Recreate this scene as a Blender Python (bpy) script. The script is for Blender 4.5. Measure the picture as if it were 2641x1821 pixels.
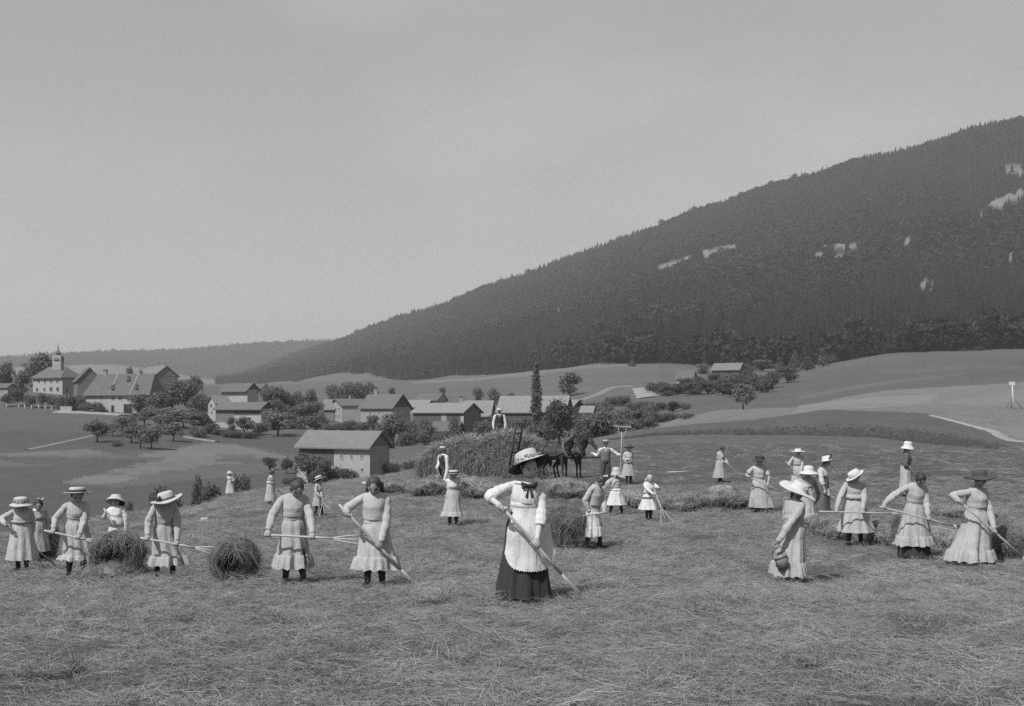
import bpy, math, random
import numpy as np
from mathutils import Vector, Matrix, Euler
R = math.radians
rng = np.random.default_rng(7)
random.seed(7)
scn = bpy.context.scene
COL = scn.collection
for o in list(bpy.data.objects): bpy.data.objects.remove(o)

# ------------------------------------------------------------------ camera, sky, sun, exposure
F, UC, VC, VH = 2950.0, 1320.5, 910.5, 1060.0      # focal length and horizon, in pixels of a 2641 px wide plate
cam_d = bpy.data.cameras.new('camera'); cam = bpy.data.objects.new('camera', cam_d); COL.objects.link(cam)
cam.location = (0, 0, 0); cam.rotation_euler = (R(90), 0, 0)      # level view camera with a rising front
cam_d.sensor_width = 36; cam_d.lens = 36*F/2641; cam_d.shift_y = (VH-VC)/2641
cam_d.clip_start = .1; cam_d.clip_end = 20000
scn.camera = cam
SUN_EL, SUN_AZ = R(48), math.atan2(-.58, -.81)
SUN = Vector((math.sin(SUN_AZ)*math.cos(SUN_EL), math.cos(SUN_AZ)*math.cos(SUN_EL), math.sin(SUN_EL)))
sun_d = bpy.data.lights.new('sun', 'SUN'); sun = bpy.data.objects.new('sun', sun_d); COL.objects.link(sun)
sun_d.energy = 3.0; sun_d.angle = R(.6); sun_d.color = (1, .99, .975)
sun.rotation_euler = SUN.to_track_quat('Z', 'Y').to_euler(); sun.location = (0, 0, 900)
world = bpy.data.worlds.new('World'); scn.world = world; world.use_nodes = True
wn, wl = world.node_tree.nodes, world.node_tree.links
wn.clear()
def node(nt, t, **kw):
    n = nt.nodes.new(t)
    for k, v in kw.items():
        if k.startswith('i_'): n.inputs[k[2:].replace('_', ' ')].default_value = v
        else: setattr(n, k, v)
    return n
W = world.node_tree
sky = node(W, 'ShaderNodeTexSky', sky_type='NISHITA', sun_disc=False, sun_elevation=SUN_EL, sun_rotation=SUN_AZ % (2*math.pi))
sky.altitude = 700; sky.air_density = 1.0; sky.dust_density = 4.0; sky.ozone_density = 1.0
sep = node(W, 'ShaderNodeSeparateColor')                 # a blue-sensitive plate: mostly the blue of the sky, as grey
wl.new(sky.outputs[0], sep.inputs[0])
m1 = node(W, 'ShaderNodeMath', operation='MULTIPLY'); m1.inputs[1].default_value = .75
m2 = node(W, 'ShaderNodeMath', operation='MULTIPLY_ADD'); m2.inputs[1].default_value = .25
wl.new(sep.outputs[2], m1.inputs[0]); wl.new(sep.outputs[1], m2.inputs[0]); wl.new(m1.outputs[0], m2.inputs[2])
pw = node(W, 'ShaderNodeMath', operation='POWER'); pw.inputs[1].default_value = .42; wl.new(m2.outputs[0], pw.inputs[0])
tc = node(W, 'ShaderNodeTexCoord')
mp = node(W, 'ShaderNodeMapping'); mp.inputs['Scale'].default_value = (1.6, 1.6, 4.2); mp.inputs['Location'].default_value = (-2.826, -.206, 2.66)
wl.new(tc.outputs['Generated'], mp.inputs[0])
nz = node(W, 'ShaderNodeTexNoise'); nz.inputs['Scale'].default_value = 1.5; nz.inputs['Detail'].default_value = 4; nz.inputs['Roughness'].default_value = .5
wl.new(mp.outputs[0], nz.inputs[0])
mr = node(W, 'ShaderNodeMapRange', interpolation_type='SMOOTHSTEP'); mr.inputs[1].default_value = .42; mr.inputs[2].default_value = .72; mr.inputs[3].default_value = 1.01; mr.inputs[4].default_value = 1.20
wl.new(nz.outputs[0], mr.inputs[0])
mc = node(W, 'ShaderNodeMath', operation='MULTIPLY'); wl.new(pw.outputs[0], mc.inputs[0]); wl.new(mr.outputs[0], mc.inputs[1])
bg = node(W, 'ShaderNodeBackground'); bg.inputs[1].default_value = .15
wo = node(W, 'ShaderNodeOutputWorld')
wl.new(mc.outputs[0], bg.inputs[0]); wl.new(bg.outputs[0], wo.inputs[0])
vs = scn.view_settings
vs.view_transform = 'Standard'; vs.look = 'None'; vs.gamma = 1; vs.use_curve_mapping = False
vs.exposure = 0.55
scn.cycles.use_denoising = False      # leave the fine grain, as on an old plate
scn.cycles.max_bounces = 6; scn.cycles.volume_bounces = 1; scn.cycles.diffuse_bounces = 3; scn.cycles.transparent_max_bounces = 4
scn.cycles.use_adaptive_sampling = True; scn.cycles.adaptive_threshold = .012

# ------------------------------------------------------------------ helpers
def P(u, v, d): return Vector(((u-UC)/F*d, d, (VH-v)/F*d))
def px(w, d): return w*d/F                        # plate pixels -> metres at depth d
def props(o, label=None, cat=None, group=None, kind=None):
    if label: o['label'] = label
    if cat: o['category'] = cat
    if group: o['group'] = group
    if kind: o['kind'] = kind
    return o
def empty(name, loc, rz=0, **kw):
    o = bpy.data.objects.new(name, None); COL.objects.link(o); o.location = loc; o.rotation_euler = (0, 0, rz); o.empty_display_size = .2
    return props(o, **kw)
def mesh(name, verts, faces, uv=None, smooth=True, mats=()):
    me = bpy.data.meshes.new(name)
    v = np.asarray(verts, dtype=np.float32).reshape(-1, 3)
    if isinstance(faces, np.ndarray):
        n, k = faces.shape
        me.vertices.add(len(v)); me.vertices.foreach_set('co', v.ravel())
        me.loops.add(n*k); me.loops.foreach_set('vertex_index', faces.astype(np.int32).ravel())
        me.polygons.add(n); me.polygons.foreach_set('loop_start', np.arange(0, n*k, k, dtype=np.int32))
        me.update(calc_edges=True)
    else:
        me.from_pydata([tuple(x) for x in v.tolist()], [], faces)
    if uv is not None:
        l = me.uv_layers.new(name='UVMap'); l.data.foreach_set('uv', np.asarray(uv, dtype=np.float32).ravel())
    if smooth: me.polygons.foreach_set('use_smooth', np.ones(len(me.polygons), dtype=bool))
    for m in mats: me.materials.append(m)
    me.validate()
    return me
def obj(name, me, parent=None, loc=None, **kw):
    o = bpy.data.objects.new(name, me); COL.objects.link(o)
    if parent: o.parent = parent
    if loc is not None: o.location = loc
    return props(o, **kw)
class MB:
    def __init__(s): s.v, s.f, s.uv = [], [], []
    def add(s, v, f, uv=None):
        b = len(s.v); s.v.extend([tuple(map(float, q)) for q in v]); s.f.extend([tuple(i+b for i in q) for q in f])
        if uv is not None: s.uv.extend(uv)
        return s
    def loft(s, rings, closed=True, cap0=False, cap1=False, uvs=None):
        n, m = len(rings), len(rings[0]); b = len(s.v)
        for r in rings: s.v.extend([tuple(map(float, q)) for q in r])
        for i in range(n-1):
            for j in range(m if closed else m-1):
                k = (j+1) % m
                s.f.append((b+i*m+j, b+i*m+k, b+(i+1)*m+k, b+(i+1)*m+j))
                if uvs is not None:
                    cu, cv = uvs
                    s.uv.extend([(cu*j/m, cv[i]), (cu*(j+1)/m, cv[i]), (cu*(j+1)/m, cv[i+1]), (cu*j/m, cv[i+1])])
        if cap0:
            s.f.append(tuple(b+j for j in range(m))[::-1])
            if uvs is not None: s.uv.extend([(0, 0)]*m)
        if cap1:
            s.f.append(tuple(b+(n-1)*m+j for j in range(m)))
            if uvs is not None: s.uv.extend([(0, 0)]*m)
        return s
    def box(s, c, d, M=None):
        x, y, z = [k/2 for k in d]
        v = [Vector((sx*x, sy*y, sz*z)) for sz in (-1, 1) for sy in (-1, 1) for sx in (-1, 1)]
        if M is not None: v = [M @ q for q in v]
        v = [q+Vector(c) for q in v]
        return s.add(v, [(0, 2, 3, 1), (4, 5, 7, 6), (0, 1, 5, 4), (2, 6, 7, 3), (0, 4, 6, 2), (1, 3, 7, 5)])
    def prism(s, a, b, ra, rb, m=8):                 # tapered straight bar from a to b
        a, b = Vector(a), Vector(b); t = (b-a).normalized(); x = t.orthogonal().normalized(); y = t.cross(x)
        r = [[c+(x*math.cos(2*math.pi*j/m)+y*math.sin(2*math.pi*j/m))*q for j in range(m)] for c, q in ((a, ra), (b, rb))]
        return s.loft(r, cap0=True, cap1=True)
    def capsule(s, a, b, ra, rb, m=10, flat=None):
        a, b = Vector(a), Vector(b); t = (b-a)
        t = t.normalized() if t.length > 1e-6 else Vector((0, 0, 1)); x = t.orthogonal().normalized(); y = t.cross(x)
        rings = []
        for k in (-80, -50, -20): rings.append((a+t*ra*math.sin(R(k)), ra*math.cos(R(k))))
        for k in (20, 50, 80): rings.append((b+t*rb*math.sin(R(k)), rb*math.cos(R(k))))
        return s.loft([[c+(x*math.cos(2*math.pi*j/m)+y*math.sin(2*math.pi*j/m))*q for j in range(m)] for c, q in rings], cap0=True, cap1=True)
    def tube(s, pts, rad, m=8, cap=True, uvlen=None):
        pts = [Vector(p) for p in pts]; rings = []; x = None; L = [0]
        for i, p in enumerate(pts):
            t = (pts[min(i+1, len(pts)-1)]-pts[max(i-1, 0)]).normalized()
            x = t.orthogonal().normalized() if x is None else (x-t*x.dot(t)).normalized()
            y = t.cross(x); r = rad[i] if hasattr(rad, '__len__') else rad
            rings.append([p+(x*math.cos(2*math.pi*j/m)+y*math.sin(2*math.pi*j/m))*r for j in range(m)])
            if i: L.append(L[-1]+(p-pts[i-1]).length)
        return s.loft(rings, cap0=cap, cap1=cap, uvs=None if uvlen is None else (uvlen, L))
    def build(s, name, mat, parent=None, smooth=True, loc=None, **kw):
        return obj(name, mesh(name, s.v, s.f, uv=s.uv if s.uv else None, smooth=smooth, mats=(mat,) if mat else ()), parent, loc, **kw)

def _hash(ix, iy, s): 
    h = (ix.astype(np.int64)*374761393+iy.astype(np.int64)*668265263+s*974634777) & 0x7fffffff
    h = ((h ^ (h >> 13))*1274126177) & 0x7fffffff
    return ((h ^ (h >> 16)) & 0xffff)/65535.0
def vnoise(x, y, s=0):
    x = np.asarray(x, float); y = np.asarray(y, float)
    ix, iy = np.floor(x), np.floor(y); fx, fy = x-ix, y-iy
    fx, fy = fx*fx*(3-2*fx), fy*fy*(3-2*fy)
    a, b, c, d = _hash(ix, iy, s), _hash(ix+1, iy, s), _hash(ix, iy+1, s), _hash(ix+1, iy+1, s)
    return (a*(1-fx)+b*fx)*(1-fy)+(c*(1-fx)+d*fx)*fy
def fbm(x, y, o=4, s=0):
    t, a, n = 0, 1, 0
    for k in range(o): t = t+a*vnoise(x*2**k, y*2**k, s+k*17); n += a; a *= .5
    return t/n

# ------------------------------------------------------------------ materials (a black and white world: neutral greys)
def grey(v): return (v, v*.995, v*.98, 1)
MATS = {}
def mat(name, v, rough=.85, var=.18, scale=8.0, bump=.0, coord='Object', detail=4, spec=.25, stretch=None, rnd=0.0):
    if name in MATS: return MATS[name]
    m = bpy.data.materials.new(name); m.use_nodes = True; nt = m.node_tree; b = nt.nodes['Principled BSDF']
    b.inputs['Roughness'].default_value = rough; b.inputs['Specular IOR Level'].default_value = spec
    t = node(nt, 'ShaderNodeTexCoord'); mpn = node(nt, 'ShaderNodeMapping')
    if stretch: mpn.inputs['Scale'].default_value = stretch
    n = node(nt, 'ShaderNodeTexNoise'); n.inputs['Scale'].default_value = scale; n.inputs['Detail'].default_value = detail; n.inputs['Roughness'].default_value = .6
    r = node(nt, 'ShaderNodeMapRange'); r.inputs[1].default_value = .25; r.inputs[2].default_value = .75
    r.inputs[3].default_value = v*(1-var); r.inputs[4].default_value = v*(1+var)
    nt.links.new(t.outputs[coord], mpn.inputs[0]); nt.links.new(mpn.outputs[0], n.inputs[0]); nt.links.new(n.outputs[0], r.inputs[0])
    out = r.outputs[0]
    if rnd:
        oi = node(nt, 'ShaderNodeObjectInfo'); q = node(nt, 'ShaderNodeMapRange'); q.inputs[3].default_value = 1-rnd; q.inputs[4].default_value = 1+rnd
        nt.links.new(oi.outputs['Random'], q.inputs[0]); mm = node(nt, 'ShaderNodeMath', operation='MULTIPLY')
        nt.links.new(out, mm.inputs[0]); nt.links.new(q.outputs[0], mm.inputs[1]); out = mm.outputs[0]
    c = node(nt, 'ShaderNodeCombineColor')
    for k in range(3): nt.links.new(out, c.inputs[k])
    nt.links.new(c.outputs[0], b.inputs['Base Color'])
    if bump:
        bp = node(nt, 'ShaderNodeBump'); bp.inputs['Strength'].default_value = bump; bp.inputs['Distance'].default_value = .02
        nt.links.new(n.outputs[0], bp.inputs['Height']); nt.links.new(bp.outputs[0], b.inputs['Normal'])
    MATS[name] = m; return m
def leafmat(name, v, var=.3, scale=.6, rnd=.12, trans=.25):
    m = mat(name, v, rough=.6, var=var, scale=scale, rnd=rnd, spec=.2)
    nt = m.node_tree; b = nt.nodes['Principled BSDF']; o = nt.nodes['Material Output']
    tr = node(nt, 'ShaderNodeBsdfTranslucent'); mx = node(nt, 'ShaderNodeMixShader'); mx.inputs[0].default_value = trans
    nt.links.new(b.inputs['Base Color'].links[0].from_socket, tr.inputs[0])
    nt.links.new(b.outputs[0], mx.inputs[1]); nt.links.new(tr.outputs[0], mx.inputs[2]); nt.links.new(mx.outputs[0], o.inputs[0])
    return m
def gingham(name, light, dark, period=.026, stripes=False):
    if name in MATS: return MATS[name]
    m = bpy.data.materials.new(name); m.use_nodes = True; nt = m.node_tree; b = nt.nodes['Principled BSDF']
    b.inputs['Roughness'].default_value = .9; b.inputs['Specular IOR Level'].default_value = .15
    t = node(nt, 'ShaderNodeTexCoord'); sx = node(nt, 'ShaderNodeSeparateXYZ'); nt.links.new(t.outputs['UV'], sx.inputs[0])
    outs = []
    for k in range(1 if stripes else 2):
        a = node(nt, 'ShaderNodeMath', operation='MULTIPLY'); a.inputs[1].default_value = 2*math.pi/period; nt.links.new(sx.outputs[k], a.inputs[0])
        s = node(nt, 'ShaderNodeMath', operation='SINE'); nt.links.new(a.outputs[0], s.inputs[0])
        q = node(nt, 'ShaderNodeMapRange', interpolation_type='SMOOTHSTEP'); q.inputs[1].default_value = -.35; q.inputs[2].default_value = .35; nt.links.new(s.outputs[0], q.inputs[0]); outs.append(q.outputs[0])
    if stripes: f = outs[0]
    else:
        ad = node(nt, 'ShaderNodeMath', operation='ADD'); nt.links.new(outs[0], ad.inputs[0]); nt.links.new(outs[1], ad.inputs[1])
        hf = node(nt, 'ShaderNodeMath', operation='MULTIPLY'); hf.inputs[1].default_value = .5; nt.links.new(ad.outputs[0], hf.inputs[0]); f = hf.outputs[0]
    n = node(nt, 'ShaderNodeTexNoise'); n.inputs['Scale'].default_value = 6; nt.links.new(t.outputs['Object'], n.inputs[0])
    mr_ = node(nt, 'ShaderNodeMapRange'); mr_.inputs[3].default_value = light; mr_.inputs[4].default_value = dark; nt.links.new(f, mr_.inputs[0])
    w = node(nt, 'ShaderNodeMapRange'); w.inputs[1].default_value = .3; w.inputs[2].default_value = .7; w.inputs[3].default_value = .9; w.inputs[4].default_value = 1.08; nt.links.new(n.outputs[0], w.inputs[0])
    mm = node(nt, 'ShaderNodeMath', operation='MULTIPLY'); nt.links.new(mr_.outputs[0], mm.inputs[0]); nt.links.new(w.outputs[0], mm.inputs[1])
    c = node(nt, 'ShaderNodeCombineColor')
    for k in range(3): nt.links.new(mm.outputs[0], c.inputs[k])
    nt.links.new(c.outputs[0], b.inputs['Base Color'])
    MATS[name] = m; return m
def attrmat(name, attr, base=1.0, rough=.9, nscale=1.0, var=.2, bump=0.0, spec=.2, fine=None):
    m = bpy.data.materials.new(name); m.use_nodes = True; nt = m.node_tree; b = nt.nodes['Principled BSDF']
    b.inputs['Roughness'].default_value = rough; b.inputs['Specular IOR Level'].default_value = spec
    a = node(nt, 'ShaderNodeAttribute', attribute_name=attr)
    t = node(nt, 'ShaderNodeTexCoord')
    n = node(nt, 'ShaderNodeTexNoise'); n.inputs['Scale'].default_value = nscale; n.inputs['Detail'].default_value = 7; n.inputs['Roughness'].default_value = .65
    nt.links.new(t.outputs['Object'], n.inputs[0])
    r = node(nt, 'ShaderNodeMapRange'); r.inputs[1].default_value = .28; r.inputs[2].default_value = .72; r.inputs[3].default_value = base*(1-var); r.inputs[4].default_value = base*(1+var)
    nt.links.new(n.outputs[0], r.inputs[0])
    mm = node(nt, 'ShaderNodeMath', operation='MULTIPLY'); nt.links.new(r.outputs[0], mm.inputs[0]); nt.links.new(a.outputs['Fac'], mm.inputs[1])
    out = mm.outputs[0]
    if fine:
        n2 = node(nt, 'ShaderNodeTexNoise'); n2.inputs['Scale'].default_value = fine; n2.inputs['Detail'].default_value = 3; nt.links.new(t.outputs['Object'], n2.inputs[0])
        r2 = node(nt, 'ShaderNodeMapRange'); r2.inputs[1].default_value = .3; r2.inputs[2].default_value = .7; r2.inputs[3].default_value = .82; r2.inputs[4].default_value = 1.15
        nt.links.new(n2.outputs[0], r2.inputs[0]); m3 = node(nt, 'ShaderNodeMath', operation='MULTIPLY'); nt.links.new(out, m3.inputs[0]); nt.links.new(r2.outputs[0], m3.inputs[1]); out = m3.outputs[0]
    c = node(nt, 'ShaderNodeCombineColor')
    for k in range(3): nt.links.new(out, c.inputs[k])
    nt.links.new(c.outputs[0], b.inputs['Base Color'])
    if bump:
        bp = node(nt, 'ShaderNodeBump'); bp.inputs['Strength'].default_value = bump; bp.inputs['Distance'].default_value = .15
        nt.links.new(n.outputs[0], bp.inputs['Height']); nt.links.new(bp.outputs[0], b.inputs['Normal'])
    MATS[name] = m; return m

# ------------------------------------------------------------------ terrain: height profiles along sight lines, (depth, height) in metres
NEAR = [(1, -1.75), (7.5, -1.94), (13, -2.15)]
RP = [(548, 993), (600, 975), (707, 941), (856, 884), (970, 850), (1141, 787), (1312, 730), (1483, 662), (1711, 582), (1939, 496), (2133, 439), (2396, 371), (2641, 302), (3300, 130)]
def ridge_v(u): return np.interp(u, [p[0] for p in RP], [p[1] for p in RP])
def ridge_d(u): return float(np.interp(u, [548, 850, 1350, 2641], [3200, 3000, 2500, 1900]))
COLS = {
 0: [(18, -2.6), (22, -2.78), (26, -2.84), (32, -3.8), (45, -6.5), (70, -10), (95, -11.3), (110, -11.4), (150, -10.5), (200, -9), (250, -5.5), (300, -1.2), (330, .2), (350, 3.5), (380, 6), (450, 10), (800, 22), (1500, 30), (2600, 60), (4000, 176), (4600, 100)],
 300: [(18, -2.5), (24, -2.75), (33, -2.97), (42, -4.4), (60, -8), (85, -11), (105, -11.4), (120, -11.3), (150, -10.6), (200, -8.8), (250, -5.5), (300, -2), (330, -.6), (350, 1.8), (380, 4), (450, 9), (800, 20), (1500, 30), (2600, 60), (4000, 198), (4600, 120)],
 600: [(17, -2.4), (25, -2.75), (35, -3.0), (45, -3.4), (55, -3.97), (65, -5.6), (85, -9.5), (110, -11.3), (150, -11), (165, -10.9), (200, -9.8), (250, -7), (300, -3.5), (350, 0), (400, 2.5), (500, 8), (700, 15), (1200, 24), (1800, 34), (2000, 42), (2500, 57), (3180, 80), (3350, 76), (3600, 100), (4150, 236), (4700, 150)],
 850: [(17, -2.35), (25, -2.75), (35, -2.95), (45, -3.2), (58, -3.56), (70, -5.2), (95, -9), (130, -11), (170, -11), (190, -10.5), (230, -8.5), (270, -6), (320, -3), (380, 0), (450, 3.5), (600, 12), (800, 20), (1300, 32), (1700, 46), (2400, 112), (3400, 130), (4200, 253), (4800, 200)],
 1100: [(17, -2.35), (25, -2.75), (35, -2.85), (45, -2.95), (62, -3.13), (80, -5.5), (110, -8.5), (150, -9), (200, -8), (250, -6), (300, -4), (350, -1), (450, 5), (600, 13), (800, 21), (1250, 34), (1550, 66), (1900, 112), (2300, 0), (3000, 200), (4200, 200)],
 1350: [(20, -2.55), (30, -2.78), (42, -2.78), (50, -2.9), (62, -2.95), (80, -4.5), (110, -7), (150, -7.5), (200, -6.5), (250, -5), (300, -3), (350, -.5), (450, 6), (600, 16), (780, 25.5), (1000, 33), (1300, 74), (1700, 140), (2250, 0), (2900, 240), (4200, 200)],
 1500: [(20, -2.55), (30, -2.76), (42, -2.7), (50, -2.85), (60, -2.6), (75, -2.3), (90, -2.2), (110, -4), (150, -6), (200, -5), (230, -4), (280, -1), (350, 4), (450, 12), (600, 21), (760, 29), (900, 35.5), (1200, 74), (1700, 165), (2250, 0), (2800, 230), (4200, 200)],
 1650: [(20, -2.6), (30, -2.75), (42, -2.65), (55, -2.4), (70, -1.68), (77, -1.3), (92, -1.55), (120, -3), (160, -4), (210, -2.5), (260, 0), (330, 4), (430, 11), (560, 20), (740, 32), (1100, 80), (1700, 205), (2250, 0), (2800, 260), (4200, 200)],
 1850: [(20, -2.6), (30, -2.72), (42, -2.65), (60, -2.0), (75, -1.58), (84, -.85), (130, -.0), (150, .1), (180, -.5), (220, 1.2), (300, 5), (400, 10.5), (520, 17), (760, 33), (1100, 90), (1700, 235), (2250, 0), (2800, 300), (4200, 250)],
 2050: [(17, -2.6), (22, -2.6), (30, -2.72), (42, -2.6), (60, -2.0), (75, -1.62), (86, -.3), (130, .4), (160, .75), (190, 1.2), (260, 4), (340, 8), (400, 11.5), (600, 22), (760, 33), (1100, 100), (1700, 270), (2250, 0), (2800, 350), (4200, 300)],
 2300: [(17, -2.5), (20, -2.6), (33, -2.55), (42, -2.4), (60, -2.15), (72, -1.72), (88, -.1), (130, 1.4), (170, 3.1), (250, 8), (400, 16), (520, 22.5), (800, 50), (1100, 118), (1700, 310), (2250, 0), (2800, 400), (4200, 350)],
 2641: [(17, -2.5), (20, -2.62), (33, -2.6), (45, -2.3), (60, -2.12), (70, -1.9), (76, -2.0), (90, -.9), (110, .5), (150, 2.6), (180, 4.5), (250, 9), (400, 19.5), (560, 28), (800, 56), (1100, 132), (1700, 360), (2250, 0), (2800, 460), (4200, 400)],
}
UG = np.linspace(-420, 3120, 178)                       # 20 px between sight lines
LD = np.linspace(0, math.log(5600), 620)
def _table():
    us = sorted(COLS); T = np.zeros((len(us), len(LD)))
    for i, u in enumerate(us):
        c = NEAR+COLS[u]; rd = ridge_d(u)
        c = [p for p in c if p[1] != 0 or p[0] < 2000]
        if u >= 600: c = [p for p in c if abs(p[0]-rd) > 60 or u == 600]; 
        if u >= 850: c.append((rd, (VH-float(ridge_v(u))-7)/F*rd))
        c.sort(); T[i] = np.interp(np.exp(LD), [p[0] for p in c], [p[1] for p in c])
    G = np.stack([np.interp(UG, us, T[:, j]) for j in range(len(LD))], 1)
    for i, u in enumerate(UG):                           # the ridge follows its own line between the profiles
        if u > 620:
            rd = ridge_d(u); j = np.searchsorted(LD, math.log(rd)); z0 = (VH-float(ridge_v(u))-9)/F*rd
            s = np.clip((np.exp(LD)-rd*.75)/(rd*.25), 0, 1); s[j:] = np.exp(-(np.exp(LD[j:])-rd)/600)
            G[i] += (z0-G[i, j])*s
    k = np.exp(-.5*(np.arange(-4, 5)/1.5)**2); k /= k.sum()
    Gp = np.pad(G, ((4, 4), (0, 0)), mode='edge'); G = sum(k[a]*Gp[a:a+len(UG)] for a in range(9))
    k = np.exp(-.5*(np.arange(-4, 5)/1.1)**2); k /= k.sum()
    Gp = np.pad(G, ((0, 0), (4, 4)), mode='edge'); G = sum(k[a]*Gp[:, a:a+len(LD)] for a in range(9))
    return G
GT = _table()
def ud(x, y):
    x, y = np.asarray(x, float), np.asarray(y, float); az = np.arctan2(x, y); r = np.maximum(np.hypot(x, y), 1.0); lim = R(29)
    s, a = np.sign(az), np.abs(az)
    azc = np.where(a <= lim, a, np.where(a < math.pi/2, lim, lim*(1-(a-math.pi/2)/(math.pi/2))))*s
    return UC+F*np.tan(azc), r*np.cos(azc)
def zsmooth(x, y):
    u, d = ud(x, y); iu = np.clip((u-UG[0])/(UG[1]-UG[0]), 0, len(UG)-1.001); jd = np.clip(np.log(np.maximum(d, 1))/(LD[1]-LD[0]), 0, len(LD)-1.001)
    i, j = iu.astype(int), jd.astype(int); a, b = iu-i, jd-j
    return (GT[i, j]*(1-a)+GT[i+1, j]*a)*(1-b)+(GT[i, j+1]*(1-a)+GT[i+1, j+1]*a)*b
def zt(x, y):
    x, y = np.asarray(x, float), np.asarray(y, float); d = np.hypot(x, y)
    z = zsmooth(x, y)
    z = z+(fbm(x*.9, y*.9, 3, 3)-.5)*.10*np.clip(d/6, .3, 1)*np.clip(1.6-d/70, 0, 1)
    z = z+(fbm(x*.02, y*.02, 3, 9)-.5)*1.2*np.clip((d-100)/150, 0, 1)
    z = z+(fbm(x*.006, y*.006, 4, 21)-.5)*26*np.clip((d-800)/700, 0, 1)*np.clip((2050-d)/500, 0, 1)
    return z
def gz(x, y): return float(zt(x, y))
def hit(u, v, d0=6.0, d1=5000.0):
    d = d0*np.exp(np.linspace(0, math.log(d1/d0), 4000)); x = (u-UC)/F*d; s = (VH-v)/F*d-zt(x, d)
    k = np.argmax(s <= 0)
    if s[k] > 0: return Vector((x[-1], d[-1], float(zt(x[-1], d[-1]))))
    a, b = d[max(k-1, 0)], d[k]
    for _ in range(25):
        m = (a+b)/2
        if (VH-v)/F*m-gz((u-UC)/F*m, m) > 0: a = m
        else: b = m
    return Vector(((u-UC)/F*b, b, gz((u-UC)/F*b, b)))
def ground(u, d): x = (u-UC)/F*d; return Vector((x, d, gz(x, d)))
def inpoly(x, y, poly):
    c = np.zeros(np.shape(x), bool); n = len(poly); j = n-1
    for i in range(n):
        xi, yi = poly[i]; xj, yj = poly[j]
        c ^= ((yi > y) != (yj > y)) & (x < (xj-xi)*(y-yi)/(yj-yi+1e-9)+xi); j = i
    return c
FB = [(560, 1000), (700, 992), (844, 987), (1061, 983), (1312, 958), (1483, 941), (1643, 933), (1711, 930), (1850, 940), (2040, 979), (2130, 952), (2222, 933), (2300, 933), (2403, 914), (2641, 912), (3200, 905)]
def forest_v(u): return np.interp(u, [p[0] for p in FB], [p[1] for p in FB])
def is_forest(u, d, v): return (((d > np.interp(u, [560, 720, 850, 980, 1100, 1300, 1500, 1700], [2000, 1850, 1600, 1350, 1150, 930, 840, 600])) & (v < forest_v(u)) & (u > 560)) | (d > 3420)) & (d > 380)
CLEAR = [  # bare rock and cut strips in the forest: polygons on the plate, fixed to the slope where they lie
 [(1768, 662), (1800, 648), (1850, 638), (1905, 632), (1905, 642), (1840, 655), (1800, 668), (1770, 672)],
 [(1690, 690), (1735, 672), (1770, 664), (1772, 672), (1730, 684), (1700, 698)],
 [(2100, 634), (2210, 628), (2222, 642), (2190, 646), (2170, 640), (2100, 640)], [(2090, 652), (2120, 650), (2130, 670), (2100, 676)], [(2140, 656), (2180, 660), (2185, 674), (2150, 668)],
 [(2520, 555), (2555, 520), (2600, 500), (2641, 480), (2641, 506), (2590, 530), (2560, 552), (2530, 560)], [(2585, 430), (2620, 422), (2641, 440), (2641, 452), (2600, 446)],
 [(2362, 722), (2395, 718), (2392, 748), (2376, 756)], [(2392, 730), (2410, 712), (2408, 742), (2398, 756)], [(1425, 790), (1452, 800), (1455, 828), (1436, 820)], [(2325, 612), (2350, 610), (2350, 634), (2328, 636)], [(2595, 655), (2622, 650), (2625, 680), (2600, 680)]]
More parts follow.
